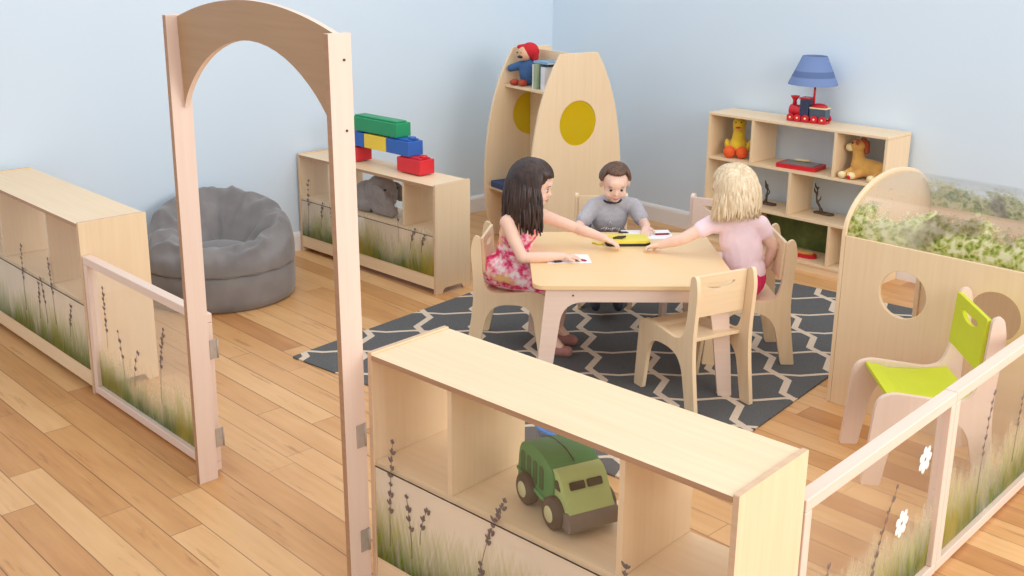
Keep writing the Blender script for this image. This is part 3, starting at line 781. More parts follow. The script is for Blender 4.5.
# --- toddler in the grey shirt
M['grey_tee'] = plain('heather_grey_cotton', (182, 182, 190), .85, .07, 60, bump=.15)
M['navy_trim'] = plain('navy_collar', (52, 58, 72), .85, .05)
M['tee_print'] = plain('pale_shirt_print', (222, 212, 214), .8, .04, 40)
B = person('seated_toddler', 'toddler with short brown hair in a grey T-shirt looking down at the table', (2.04, -1.68, .0085))
hB = V((2.212, -1.83, .742)); fB = (.70, -.62, -.34)
mb = MB(); P, R = head(mb, hB, fB, .92)
neck = V((2.170, -1.797, .652))
shR, shL = V((2.098, -1.850, .600)), V((2.232, -1.700, .600))
cap(mb, hB+V((-.02, .02, -.05)), .034, neck, .033)
chain(mb, [shR, V((2.145, -1.785, .61)), shL], [.034, .046, .034])
chest = V((2.145, -1.785, .54)); waist = V((2.10, -1.74, .46)); pel = V((2.05, -1.69, .395))
RB = Matrix.Rotation(math.radians(47), 3, 'Z')
mb.ell(chest, (.085, .064, .085), rot=RB); chain(mb, [chest, waist, pel], [.07, .074, .08])
eL, wL = V((2.335, -1.735, .530)), V((2.40, -1.80, .540))
chain(mb, [shL, eL, eL.lerp(wL, .5), wL], [.033, .026, .025, .0185])
hand(mb, wL, V((.55, -.75, -.25)), (.1, 0, 1), -1, .35)
eR, wR = V((2.12, -2.0, .535)), V((2.20, -2.03, .535))
eR = V((2.10, -1.975, .50)); wR = V((2.19, -2.03, .53))
chain(mb, [shR, eR, wR], [.033, .027, .0185]); hand(mb, wR, V((.8, -.4, -.1)), (0, 0, 1), 1, .4)
for q, kn in ((1, V((2.245, -1.81, .345))), (-1, V((2.165, -1.895, .345)))):
    hip = pel+V((.035, .04, -.01))*q; an = kn+V((-.07, .075, -.23))
    chain(mb, [hip, kn, kn+V((0, 0, -.03)), an], [.058, .041, .038, .024]); cap(mb, an, .024, an+V((.055, -.055, -.035)), .02)
fuse(mb, 'body', 'skin2', B, voxel=.0038, smooth=3)
features(P, R, .92, B, open_=.66)
for kn in (V((2.245, -1.81, .345)), V((2.165, -1.895, .345))):
    an = kn+V((-.07, .075, -.23)); q = MB(); chain(q, [an+V((-.006, .006, -.012)), an+V((.03, -.03, -.030)), an+V((.062, -.062, -.036))], [.028, .027, .023])
    fuse(q, 'shoe', 'navy_trim', B, voxel=.005, smooth=4, label='small dark shoe')
d = MB()
chain(d, [shR, V((2.145, -1.785, .612)), shL], [.041, .052, .041])
d.ell(chest, (.096, .076, .095), rot=RB); chain(d, [chest, waist, pel+V((0, 0, .02))], [.080, .086, .092])
cap(d, shR, .042, shR.lerp(eR, .62), .040); cap(d, shL, .042, shL.lerp(eL, .66), .040)
tee = fuse(d, 't_shirt', 'grey_tee', B, voxel=.005, smooth=5)
fx = V((.68, -.73, 0)); lx = V((.73, .68, 0))
rg = [neck+V((-.004, .004, -.012))+fx*.041*math.cos(a)+lx*.047*math.sin(a)+V((0, 0, -.012*math.cos(a))) for a in [2*PI*k/20 for k in range(21)]]
MB().tube(rg, .0055, 6).build('collar', 'navy_trim', tee, smooth=True, label='dark navy collar rim')
q = MB(); fr = chest+fx*.083
for k in range(9):
    x0 = -.045+.011*k
    q.tube([fr+lx*x0+V((0, 0, -.048+.006*math.sin(k*2.2)))-fx*(x0*x0*5-.004), fr+lx*(x0+.008)+V((0, 0, -.036-.004*math.cos(k*1.7)))-fx*((x0+.008)**2*5-.004)], .003, 5)
q.tube([fr+lx*-.006+V((0, 0, -.022))+fx*.003, fr+lx*.004+V((0, 0, -.004))+fx*.003, fr+lx*.010+V((0, 0, -.016))+fx*.003], .004, 5)
q.build('shirt_print', 'tee_print', tee, smooth=True, label='pale worn lettering print on the chest')
M['pants'] = plain('dark_trousers', (62, 66, 82), .85, .06)
q = MB()
for sg, kn in ((1, V((2.245, -1.81, .345))), (-1, V((2.165, -1.895, .345)))):
    hip = pel+V((.035, .04, -.01))*sg; chain(q, [hip, kn, kn+V((0, 0, -.03)), kn+V((-.062, .067, -.205))], [.07, .050, .046, .034])
fuse(q, 'trousers', 'pants', B, voxel=.007, smooth=4)
hair(hB, fB, 'hair_brown', B, 0., front=66, bang=46, s=.92, n=170, rad=.0050, inflate=.955, seed=9, part=.03, side=78)
shift(B)

# --- blonde girl
M['pink_tee'] = plain('pale_pink_cotton', (250, 224, 234), .85, .03, 20, bump=.1)
M['hot_pink'] = plain('hot_pink_cotton', (214, 34, 96), .85, .06, 20)
G = person('seated_girl', 'blonde girl in a pale pink T-shirt seen from behind, reaching for the pencil case', (2.94, -1.72, .0085))
hG = V((2.905, -1.825, .825)); fG = (-.93, -.30, -.26)
mb = MB(); P, R = head(mb, hG, fG)
neck = V((2.915, -1.79, .705))
shL, shR = V((2.845, -1.885, .655)), V((2.995, -1.715, .655))
cap(mb, hG+V((.01, .0, -.06)), .035, neck, .033)
RG = Matrix.Rotation(math.radians(49), 3, 'Z')
chain(mb, [shL, V((2.925, -1.795, .67)), shR], [.034, .045, .034])
chest = V((2.93, -1.785, .59)); waist = V((2.945, -1.765, .48)); pel = V((2.955, -1.745, .395))
mb.ell(chest, (.088, .064, .09), rot=RG); chain(mb, [chest, waist, pel], [.070, .072, .080])
eL, wL = V((2.765, -1.985, .588)), V((2.672, -2.035, .548))
chain(mb, [shL, eL, eL.lerp(wL, .4), wL], [.034, .027, .027, .0185]); hand(mb, wL, V((-.75, -.45, -.22)), (-.1, .3, 1), 1, .9)
eR, wR = V((3.038, -1.660, .545)), V((3.005, -1.645, .455))
chain(mb, [shR, eR, eR.lerp(wR, .4), wR], [.034, .027, .027, .0185]); hand(mb, wR, V((-.6, .4, -.5)), (.6, .6, .3), -1, .5)
for q, kn in ((1, V((2.83, -1.90, .35))), (-1, V((2.77, -1.80, .35)))):
    hip = pel+V((.03, -.05, -.01))*q; an = kn+V((.03, .03, -.25))
    chain(mb, [hip, kn, kn+V((0, 0, -.03)), an], [.06, .042, .039, .025]); cap(mb, an, .025, an+V((-.06, -.05, -.035)), .02)
fuse(mb, 'body', 'skin2', G, voxel=.0038, smooth=3)
features(P, R, 1., G)
d = MB()
chain(d, [shL, V((2.925, -1.795, .672)), shR], [.041, .051, .041])
d.ell(chest, (.092, .074, .105), rot=RG); d.ell(waist+V((0, 0, .03)), (.096, .080, .14), rot=RG); chain(d, [chest, waist, pel+V((0, 0, .035))], [.080, .084, .094])
cap(d, shL, .042, shL.lerp(eL, .34), .040); cap(d, shR, .042, shR.lerp(eR, .34), .040)
fuse(d, 't_shirt', 'pink_tee', G, voxel=.005, smooth=5)
q = MB(); cap(q, pel, .098, pel+V((0, 0, -.01)), .09)
for sg, kn in ((1, V((2.83, -1.90, .35))), (-1, V((2.77, -1.80, .35)))):
    hip = pel+V((.03, -.05, -.01))*sg; chain(q, [hip, hip.lerp(kn, .75)], [.078, .058])
fuse(q, 'shorts', 'hot_pink', G, voxel=.006, smooth=4, label='hot pink shorts')
M['sock'] = plain('lilac_sock', (196, 186, 204), .9, .05, 30)
for sg, kn in ((1, V((2.83, -1.90, .35))), (-1, V((2.77, -1.80, .35)))):
    an = kn+V((.03, .03, -.25)); q = MB(); chain(q, [an+V((0, 0, .05)), an, an+V((-.03, -.025, -.05)), an+V((-.07, -.06, -.055))], [.032, .032, .032, .026])
    fuse(q, 'shoe', 'sock', G, voxel=.005, smooth=4, label='pale lilac ankle shoe')
hair(hG, fG, 'hair_blonde', G, .150, front=48, bang=56, n=230, rad=.0072, inflate=1.04, seed=12, spread=.34, jag=.26, flare=.16)
shift(G)

# ------------------------------------------------------------------ things on the table
TZ = .5105
M['paper'] = plain('white_paper', (250, 248, 250), .6, .01)
def paper(label, pts, marks, z=TZ):
    c = sum((V((*p, 0)) for p in pts), V())/len(pts)
    o = MB().plate([[(p[0]-c.x, p[1]-c.y) for p in pts]], .0008)
    o = o.build('paper_sheet', 'paper', loc=(c.x, c.y, z))
    tag(o, label, 'paper', 'drawing papers on the table'); return o
def rect4(cx, cy, ang, L, W_):
    a = math.radians(ang); ux, uy = math.cos(a), math.sin(a)
    return [(cx+sx*L/2*ux-sy*W_/2*uy, cy+sx*L/2*uy+sy*W_/2*ux) for sx, sy in ((-1, -1), (1, -1), (1, 1), (-1, 1))]
paper('white paper sheet under the right hand of the girl in the pink dress', rect4(2.455, -2.425, 50, .20, .14), [])
paper('white paper sheet in front of the toddler beside the pencil case', rect4(2.43, -1.825, 50, .24, .17), [])
M['crayon_red'] = plain('dark_red_crayon', (158, 44, 66), .5, .03); M['crayon_dark'] = plain('dark_crayon', (58, 40, 48), .5, .03)
M['yellow'] = plain('bright_yellow_plastic', (236, 220, 84), .4, .05); M['black'] = plain('black_plastic', (34, 32, 34), .45, .03)
def crayon(label, x, y, ang, mt, L=.055, z=TZ+.0009, group='crayons on the table'):
    t = thing('crayon', label, 'crayon', (x, y, z+.0045), math.radians(ang), group)
    MB().tube([(-L/2, 0, 0), (L/2-.010, 0, 0)], .0045, 10).build('barrel', mt, t)
    MB().tube([(L/2-.0098, 0, 0), (L/2-.004, 0, 0), (L/2, 0, 0)], [.0038, .0022, .0012], 8).build('tip', mt, t)
crayon('dark red crayon lying on the paper below the fingers of the girl in pink', 2.520, -2.405, 20, 'crayon_red')
crayon('nearly black crayon lying on the paper by her wrist', 2.468, -2.500, 60, 'crayon_dark', .04)
crayon('dark red crayon on the paper beside the toddler\'s left hand', 2.485, -1.775, 55, 'crayon_red', .075)
crayon('dark crayon on the paper behind the pencil case', 2.335, -1.895, 40, 'crayon_dark', .05)
crayon('yellow crayon lying left of the pencil case', 2.385, -2.14, 20, 'yellow', .06, TZ)
PC = thing('pencil_case', 'yellow and black zipped pencil case lying open in the middle of the table', 'pencil case', (2.46, -2.02, TZ), math.radians(50))
MB().plate([rrect(-.105, -.062, .105, .062, .018)], .012).build('case_base', 'black', PC, bevel=.003)
q = MB().plate([rrect(-.103, -.060, .103, .060, .018)], .015); q.build('case_lid', 'yellow', PC, loc=(0, 0, .0122), bevel=.005)
q = MB()
for k in range(46):
    u = k/46; lp = rrect(-.104, -.061, .104, .061, .018, 6); p = lp[int(u*len(lp))]
    q.box((p[0]-.0022, p[1]-.0022, .0108), (p[0]+.0022, p[1]+.0022, .0148))
q.build('zipper', 'black', PC, label='black zipper teeth around the yellow lid')
MB().tube([(-.105, -.02, .012), (-.13, -.03, .004), (-.15, -.022, .003)], [.003, .006, .005], 6).build('zip_tab', 'yellow', PC)
for k in range(3): MB().tube([(-.07+.012*k, -.02+.01*k, .0315), (-.025+.01*k, -.028+.012*k, .0335)], .0045, 8).build('pencil', 'crayon_dark', PC, label='dark pencil lying on the lid')

# ------------------------------------------------------------------ beanbag
def beanbag():
    t = thing('beanbag_chair', 'large grey corduroy beanbag with a sunken seat in the corner by the left wall', 'beanbag', (.43, -3.065, 0), math.radians(46))
    RX, RY = .412, .395       # local x = along image, local y = toward the corner
    mt = NT('grey_beanbag_fabric'); v, x, y, z = mt.coords()
    mt.set(mt.b.inputs['Base Color'], mt.ramp(mt.noise(v, 5, 3), [(.3, lin((112, 108, 108))), (.7, lin((136, 131, 130)))]))
    mt.b.inputs['Roughness'].default_value = .9; mt.b.inputs['Sheen Weight'].default_value = .3
    mt.bump(mt.noise(v, 150, 3), .25, .003)
    base = MB(); NA = 72
    prof = [(0, .0), (.93, .0), (.985, .012), (1.0, .05), (1.005, .12), (.995, .185), (.97, .200), (.3, .205), (0, .205)]
    rows = []
    for r, z_ in prof:
        if r == 0: rows.append([base.bm.verts.new((0, 0, z_))])
        else: rows.append([base.bm.verts.new((RX*r*math.cos(2*PI*k/NA), RY*r*math.sin(2*PI*k/NA), z_+.003*math.sin(k*1.3)*(z_ > .1))) for k in range(NA)])
    for a, b_ in zip(rows, rows[1:]):
        for k in range(NA):
            q = [a[k % len(a)], a[(k+1) % len(a)], b_[(k+1) % len(b_)], b_[k % len(b_)]]; q = [v_ for i, v_ in enumerate(q) if v_ not in q[:i]]
            if len(q) > 2: base.bm.faces.new(q)
    base.build('base_drum', mt.m, t, smooth=True, recalc=True)
    top = MB(); NR = 46; NA = 150; rows = []
    for i in range(NR+1):
        u = i/NR; row = []
        for k in range(NA):
            th = 2*PI*k/NA; back = .5+.5*math.cos(th-PI*.56)
            rim = .325+.205*back**1.2; seat = .245
            # profile over u: seat bowl -> rim crest at .66 -> outer wall down to the drum
            if u < .60:
                w_ = u/.60; f_ = w_*w_*(3-2*w_); zz = seat+(rim-seat)*f_**1.6; rad = .74*w_*(.82+.18*w_)
            else:
                w_ = (u-.60)/.40; ang = w_*PI*.5; zz = .205+(rim-.205)*math.cos(ang)**.85 if w_ < 1 else .205; rad = .74+.27*math.sin(ang)**.9
            cx = .04*(1-u); cy = -.05*(1-min(1, u*1.4))
            x_, y_ = RX*rad*math.cos(th)+cx, RY*rad*math.sin(th)+cy
            env = math.sin(PI*min(1, max(0, (u-.12)/.86)))
            fold = noise.noise(V((math.cos(th+u*.9)*2.1, math.sin(th+u*.9)*2.1, u*3.2)))*.8+noise.noise(V((x_*9+3, y_*9, 5)))*.55+noise.noise(V((x_*20+3, y_*16, 8)))*.25
            fold = .42-abs(fold)*1.7
            zz += env*(.040*fold+.012*noise.noise(V((x_*9, y_*9, 1))))
            rr_ = 1+env*.05*fold*(.4+.6*(u > .6))
            row.append(top.bm.verts.new((x_*rr_, y_*rr_, zz)))
        rows.append(row)
    for a, b_ in zip(rows, rows[1:]):
        for k in range(NA): top.bm.faces.new((a[k], a[(k+1) % NA], b_[(k+1) % NA], b_[k]))
    bmesh.ops.remove_doubles(top.bm, verts=rows[0], dist=.02)
    o = top.build('wrinkled_top', mt.m, t, smooth=True, recalc=True)
    ss = o.modifiers.new('sub', 'SUBSURF'); ss.levels = 1; ss.render_levels = 1
    MB().tube([(RX*.992*math.cos(2*PI*k/90), RY*.992*math.sin(2*PI*k/90), .202+.003*math.sin(k*1.1)) for k in range(91)], .006, 6).build('seam_piping', mt.m, t, smooth=True)
    q = MB(); q.ell((.035, -.06, .262), (.17, .13, .045), seg=36, rings=18)
    q.build('seat_cushion', mt.m, t, smooth=True)
beanbag()

# ------------------------------------------------------------------ toy blocks on the low shelf
for nm, c in (('red', (216, 40, 52)), ('blue', (46, 100, 184)), ('yellow_b', (244, 208, 60)), ('green', (30, 150, 96))):
    M['blk_'+nm] = plain('toy_block_'+nm, c, .45, .03)
def block(label, colr, loc, L=.2, W_=.11, H=.083, studs=True):
    t = thing('toy_block', label, 'toy block', loc, .036, 'large toy blocks stacked as a bridge')
    MB().box((0, 0, 0), (L, W_, H)).build('block_body', 'blk_'+colr, t, bevel=.004)
    if studs:
        q = MB(); w_ = .012
        q.box((.016, .016, H+.0001), (L-.016, W_-.016, H+.010))
        q.build('raised_lip', 'blk_'+colr, t, bevel=.003)
        if L < .3 and colr != 'x' and loc[0] > .7:
            MB().lathe([(0, 0), (.022, 0), (.022, .010), (.018, .013), (0, .013)], c=(L*.855, W_/2, H+.0101), n=20).build('stud', 'blk_'+colr, t)
    return t
Z0 = .6225; BY = -2.135
block('red toy block at the right end of the bridge', 'red', (.835, BY+.005, Z0))
block('red toy block at the left end, mostly hidden by the arch post', 'red', (.275, BY-.014, Z0))
block('yellow toy block between the two blue ones', 'yellow_b', (.540, BY-.005, Z0+.0935), .199, studs=False)
block('blue toy block resting on the right red block', 'blue', (.741, BY+.002, Z0+.0935), .198)
block('blue toy block at the left beside the arch post', 'blue', (.340, BY-.012, Z0+.0935), .198, studs=False)
block('long green toy block lying on top of the bridge', 'green', (.425, BY-.009, Z0+.1875), .41, .11, .080)

# ------------------------------------------------------------------ plush elephant in the low shelf
M['plush_grey'] = plain('grey_plush', (150, 140, 136), .95, .12, 25, bump=.4, sheen=.3)
EL = thing('plush_elephant', 'grey plush elephant lying inside the low shelf beside the beanbag', 'plush toy', (.66, -2.11, .3455), .036, scale=1.15)
q = MB(); q.ell((.0, 0, .10), (.10, .075, .095)); q.ell((-.10, .01, .075), (.11, .08, .072)); q.ell((-.16, .01, .05), (.06, .07, .05))
chain(q, [V((.07, -.04, .09)), V((.12, -.05, .06)), (.15, -.05, .025)], [.036, .026, .02]); cap(q, V((.02, -.045, .03)), .030, V((.14, -.045, .03)), .028); cap(q, V((-.14, -.05, .03)), .03, V((-.04, -.06, .03)), .028)
fuse(q, 'plush_body', 'plush_grey', EL, voxel=.006, smooth=3)
for y_ in (-.062, .062):
    MB().ell((.055, y_, .105), (.062, .014, .045), rot=Matrix.Rotation(.5, 3, 'Y')).build('ear', 'plush_grey', EL, smooth=True)
for y_ in (-.038, .038): MB().ell((.075, y_, .13), .008).build('eye', 'iris', EL, smooth=True)

# ------------------------------------------------------------------ toys in the open shelf
M['plush_yellow'] = plain('yellow_plush', (232, 196, 52), .95, .1, 25, bump=.4, sheen=.3); M['plush_orange'] = plain('orange_plush', (240, 100, 48), .9, .08, 25, bump=.3)
M['plush_tan'] = plain('golden_tan_plush', (216, 164, 84), .95, .14, 18, bump=.4, sheen=.3); M['plush_cream'] = plain('cream_plush', (246, 226, 176), .95, .05, 25, bump=.3)
M['plush_rust'] = plain('rust_mane_plush', (172, 84, 56), .95, .12, 30, bump=.4); M['toy_red'] = plain('toy_red', (206, 30, 44), .35, .04)
DK = thing('plush_duck', 'yellow plush duck with orange feet in the top left compartment', 'plush toy', (1.805, -.165, .5965), .45, scale=1.08)
q = MB(); q.ell((0, 0, .062), (.055, .062, .060)); chain(q, [V((0, 0, .10)), V((0, -.004, .15)), V((0, -.01, .19))], [.042, .034, .04]); q.ell((0, -.012, .195), (.038, .042, .040)); q.ell((0, -.04, .175), (.024, .02, .018))
fuse(q, 'plush_body', 'plush_yellow', DK, voxel=.005, smooth=3)
for s in (-1, 1):
    MB().ell((s*.058, -.005, .06), (.018, .034, .042), rot=Matrix.Rotation(.3*s, 3, 'Y')).build('wing', 'plush_yellow', DK, smooth=True)
    MB().ell((s*.036-.005, -.066, .035), (.035, .032, .035)).build('foot', 'plush_orange', DK, smooth=True, label='round orange foot')
    MB().ell((s*.016, -.048, .207), .0045).build('eye', 'iris', DK, smooth=True)
MB().ell((0, -.060, .178), (.016, .012, .006)).build('beak', 'toy_red', DK, smooth=True, label='small red beak')
LN = thing('plush_giraffe', 'golden tan plush animal with a rust mane lying in the top right compartment', 'plush toy', (2.68, -.17, .5965), -.10)
q = MB(); chain(q, [V((.115, .01, .055)), V((.03, 0, .062)), V((-.035, -.01, .07))], [.052, .054, .050]); chain(q, [V((-.04, -.01, .09)), V((-.045, -.015, .16))], [.040, .032]); q.ell((-.05, -.02, .185), (.046, .036, .036))
cap(q, V((-.06, -.035, .04)), .024, V((-.075, -.095, .02)), .02); cap(q, V((.0, -.035, .04)), .026, V((-.02, -.085, .022)), .020); cap(q, V((.12, -.03, .03)), .03, V((.10, -.07, .022)), .02)
fuse(q, 'plush_body', 'plush_tan', LN, voxel=.005, smooth=3)
MB().ell((-.090, -.030, .172), (.030, .026, .024)).build('muzzle', 'plush_cream', LN, smooth=True, label='cream muzzle')
MB().ell((-.114, -.040, .172), (.007, .009, .007)).build('nose', 'iris', LN, smooth=True)
q = MB(); chain(q, [V((-.035, .0, .222)), V((-.008, .0, .20)), V((.0, .0, .155))], [.014, .020, .016]); fuse(q, 'mane', 'plush_rust', LN, voxel=.005, smooth=2, label='rust brown mane')
for s in (-1, 1): MB().ell((-.068, -.02+s*.028, .202), .0065).build('eye', 'iris', LN, smooth=True); MB().ell((-.03, -.02+s*.036, .212), (.012, .006, .017)).build('ear', 'plush_rust', LN, smooth=True)
for x_, y_, z_ in ((-.080, -.105, .022), (-.025, -.098, .024), (.095, -.082, .022)): MB().ell((x_, y_, z_), (.025, .022, .021)).build('paw', 'plush_cream', LN, smooth=True, label='cream paw')
MB().ell((-.028, -.117, .017), (.013, .006, .012)).build('heart_patch', 'toy_red', LN, smooth=True, label='red patch on the paw')
# red tray toy
M['screen'] = plain('grey_drawing_screen', (126, 124, 122), .3, .12, 10)
TR = thing('drawing_toy', 'flat red drawing tablet toy lying in the top middle compartment', 'toy', (2.265, -.175, .5965), .10)
MB().plate([rrect(-.13, -.085, .13, .085, .02)], .024).build('frame', 'toy_red', TR, bevel=.005)
MB().box((-.105, -.062, .0242), (.105, .062, .027)).build('screen', 'screen', TR)
MB().tube([(-.06, .045, .034), (.03, .052, .036)], .007, 8).build('stylus', 'plush_cream', TR, smooth=True)
# twisted driftwood / metal figures
M['drift'] = plain('weathered_twig_brown', (98, 84, 74), .8, .2, 40)
def sprig(label, x, y, z, seed, H, curve):
    t = thing('twig_ornament', label, 'ornament', (x, y, z), 0, 'dark twig ornaments on the middle shelf'); rr = random.Random(seed)
    MB().plate([smooth_loop([(-.065, -.022, .02), (.06, -.03, .02), (.07, .02, .02), (-.05, .028, .02)])], .010).build('base', 'drift', t, bevel=.002)
    pts = [(curve*math.sin(k/10*2.2)-.01, .004*math.sin(k), .008+H*k/10) for k in range(11)]
    MB().tube(pts, [.009-.0005*k+.002*math.sin(k*2) for k in range(11)], 7).build('stem', 'drift', t, smooth=True)
    for k in (4, 7, 9):
        p = V(pts[k]); MB().tube([p, p+V((.018*(-1)**k, 0, .02)), p+V((.02*(-1)**k, 0, .038))], [.006, .005, .002], 6).build('twig', 'drift', t, smooth=True)
sprig('small dark upright twig ornament on the left of the middle shelf', 2.02, -.135, .3205, 3, .115, .012)
sprig('taller curved twig ornament on the right of the middle shelf', 2.40, -.10, .3205, 5, .15, -.045)
# red car
CR = thing('toy_boat', 'low red toy boat with a tan deck on the bottom shelf', 'toy', (2.335, -.19, .0585), .12)
q = MB(); o_ = [(-.10, 0), (-.06, -.035), (.05, -.038), (.085, -.02), (.09, 0), (.085, .02), (.05, .038), (-.06, .035)]
MB().plate([smooth_loop([(p[0], p[1], .015) for p in o_])], .022).build('hull', 'toy_red', CR, bevel=.006)
MB().plate([smooth_loop([(p[0]*.78, p[1]*.7, .01) for p in o_])], .010).build('deck', 'plush_tan', CR, loc=(0, 0, .0225), bevel=.003)

# ------------------------------------------------------------------ train lamp
M['shade'] = None
t = NT('blue_fabric_shade'); v, x, y, z = t.coords()
band = t.math('MULTIPLY', t.math('GREATER_THAN', z, .045), t.math('LESS_THAN', z, .080))
chk = t.n('ShaderNodeTexChecker'); t.set(chk.inputs['Vector'], t.xyz(t.math('MULTIPLY', t.math('ARCTAN2', y, x), 20), t.math('MULTIPLY', z, 90), 0)); chk.inputs['Scale'].default_value = 1
bc = t.mix(t.math('MULTIPLY', band, t.math('ADD', t.math('MULTIPLY', chk.outputs['Fac'], .5), .5)), lin((112, 134, 180)), lin((78, 98, 142)))
t.set(t.b.inputs['Base Color'], bc); t.b.inputs['Roughness'].default_value = .8; M['shade'] = t.m
M['train_red'] = plain('glossy_red_paint', (204, 32, 48), .25, .1, 20); M['train_blue'] = plain('train_navy_paint', (54, 60, 92), .3, .08); M['train_slate'] = plain('train_slate_panel', (72, 88, 104), .4, .06)
LP = thing('train_lamp', 'table lamp with a red toy train base and a blue fabric shade', 'lamp', (2.275, -.155, .8735), .12)
MB().plate([rrect(-.125, -.035, .125, .035, .01)], .014).build('base_plate', 'train_red', LP, bevel=.003)
q = MB().tube([(-.115, 0, .062), (-.005, 0, .062)], .034, 20); q.build('boiler', 'train_red', LP, bevel=.004)
MB().lathe([(0, 0), (.014, 0), (.011, .03), (.026, .052), (.026, .058), (0, .058)], c=(-.092, 0, .090), n=18).build('funnel', 'train_red', LP)
MB().box((-.045, -.036, .0145), (.012, .036, .135)).build('cab', 'train_blue', LP, bevel=.006)
MB().box((-.050, -.040, .1352), (.017, .040, .145)).build('cab_roof', 'train_red', LP, bevel=.003)
MB().box((.018, -.034, .030), (.120, .034, .085)).build('tender', 'train_slate', LP, bevel=.004)
MB().box((.017, -.036, .0852), (.122, .036, .093)).build('tender_rail', 'plush_cream', LP, bevel=.002)
q = MB(); q.ell((.065, 0, .098), (.052, .030, .018)); q.build('coal_load', 'train_red', LP, smooth=True)
for x_ in (-.095, -.050, .0, .055, .105):
    for y_ in (-.041, .041):
        wl = MB().tube([(x_, y_-.006, .024), (x_, y_+.006, .024)], .022, 18).build('wheel', 'train_red', LP)
        MB().tube([(x_, y_-.008, .024), (x_, y_+.008, .024)], .006, 10).build('hub', 'plush_cream', wl)
MB().tube([(.028, 0, .09), (.028, 0, .255)], .007, 10).build('pole', 'train_red', LP)
sh_ = []
prof = [(.145, 0), (.072, .165), (.069, .165), (.142, 0)]
MB().lathe(prof+[prof[0]], n=48).build('lamp_shade', 'shade', LP, loc=(.012, 0, .225))
q = MB()
for k in range(3):
    a = 2*PI*k/3; q.tube([(.028, 0, .252), (.028+.075*math.cos(a), .075*math.sin(a), .372)], .002, 5)
q.build('shade_carrier', 'steel', LP)

# ------------------------------------------------------------------ toys and books on the nook's top shelf
nkM = Matrix.Translation((.855, -.868, 0)) @ Matrix.Rotation(math.atan2(.985, .173), 4, 'Z')
def nkp(x_, y_, z_): return tuple(nkM @ V((x_, y_, z_)))
M['denim'] = plain('blue_coat_felt', (62, 98, 146), .9, .1, 25, bump=.3); M['red_hat'] = plain('red_hat_felt', (200, 34, 46), .9, .06, 25, bump=.3)
M['bear_face'] = plain('tan_face_plush', (226, 180, 146), .9, .06, 25); M['boot'] = plain('russet_boot', (176, 66, 44), .7, .15, 30)
DL = thing('plush_doll', 'soft doll in a blue coat and red hood on the reading nook shelf', 'plush toy', nkp(-.115, .12, 1.0015), math.radians(10), scale=1.15)
q = MB(); q.ell((0, 0, .075), (.055, .048, .075)); chain(q, [V((.035, -.01, .11)), V((.09, -.01, .085))], [.026, .020]); chain(q, [V((-.04, -.01, .11)), V((-.10, -.03, .09))], [.026, .020])
fuse(q, 'coat', 'denim', DL, voxel=.005, smooth=3)
MB().ell((-.012, -.015, .178), (.042, .042, .042)).build('head', 'bear_face', DL, smooth=True)
q = MB(); q.ell((.006, .004, .192), (.052, .050, .046)); cap(q, V((-.045, -.03, .212)), .012, V((.02, 0, .215)), .022); cap(q, V((.03, .01, .19)), .030, V((.035, .01, .155)), .022)
fuse(q, 'hood', 'red_hat', DL, voxel=.005, smooth=3)
for s in (-1, 1):
    MB().ell((-.026+s*.014, -.053, .183), .0045).build('eye', 'iris', DL, smooth=True)
    MB().ell((-.03+s*.028, -.05, .018), (.024, .032, .018)).build('boot', 'boot', DL, smooth=True, label='russet boot')
MB().ell((-.02, -.054, .160), (.018, .010, .008)).build('beard', 'iris', DL, smooth=True, label='dark chin patch')
bk_cols = [('white', (232, 232, 228)), ('sage', (158, 176, 142)), ('slate', (96, 108, 112)), ('ivory', (226, 228, 236)), ('sky', (128, 170, 200))]
for k, (nm, c) in enumerate(bk_cols):
    M['book_'+nm] = plain('book_cover_'+nm, c, .5, .05, 30)
def book(label, mt, x_, y_, w_, h_, th):
    t = thing('book', label, 'book', nkp(x_, y_, 1.0015), math.atan2(.985, .173), 'books on the reading nook shelf')
    q = MB(); q.box((0, 0, 0), (w_, .0022, h_)); q.box((0, th-.0022, 0), (w_, th, h_)); q.box((0, .0022, 0), (.0025, th-.0022, h_)); q.build('cover', mt, t)
    MB().box((.0027, .0024, .003), (w_-.004, th-.0024, h_-.003)).build('pages', 'paper', t, label='white page block')
book('white book standing nearest the soft doll', 'book_white', -.175, -.035, .13, .150, .026)
book('sage green patterned book standing between white books', 'book_sage', -.185, -.071, .13, .155, .034)
book('narrow slate grey book beside the green one', 'book_slate', -.165, -.091, .13, .150, .019)
book('ivory book standing against the front panel', 'book_ivory', -.170, -.135, .13, .140, .042)
fb = thing('book', 'sky blue book laid flat across the standing books', 'book', nkp(-.16, -.15, 1.1585), math.atan2(.985, .173), 'books on the reading nook shelf')
MB().box((0, 0, 0), (.12, .15, .0022)).box((0, 0, .012), (.12, .15, .0142)).box((0, 0, .0022), (.0025, .15, .012)).build('cover', 'book_sky', fb); MB().box((.0027, .002, .0024), (.117, .147, .0118)).build('pages', 'paper', fb, label='white page block')

# ------------------------------------------------------------------ green truck in the foreground shelf
M['truck_dk'] = plain('dark_green_recycled_plastic', (74, 146, 84), .5, .04, 20); M['truck_lt'] = plain('light_green_recycled_plastic', (186, 208, 136), .5, .03, 20)
M['hub_cream'] = plain('cream_green_plastic', (206, 206, 160), .5, .03); M['truck_rec'] = plain('shaded_recess_green_plastic', (48, 96, 56), .5, .04, 20); M['truck_grey'] = plain('grey_bumper_plastic', (122, 112, 104), .55, .03); M['tyre'] = plain('dark_brown_tyre', (78, 66, 56), .6, .04); M['window_dk'] = plain('dark_window', (46, 48, 40), .3, .05)
TK = thing('toy_truck', 'green toy recycling truck standing in the foreground divider shelf', 'toy truck', (3.886, -3.954, .4205), math.radians(-17), scale=.97)
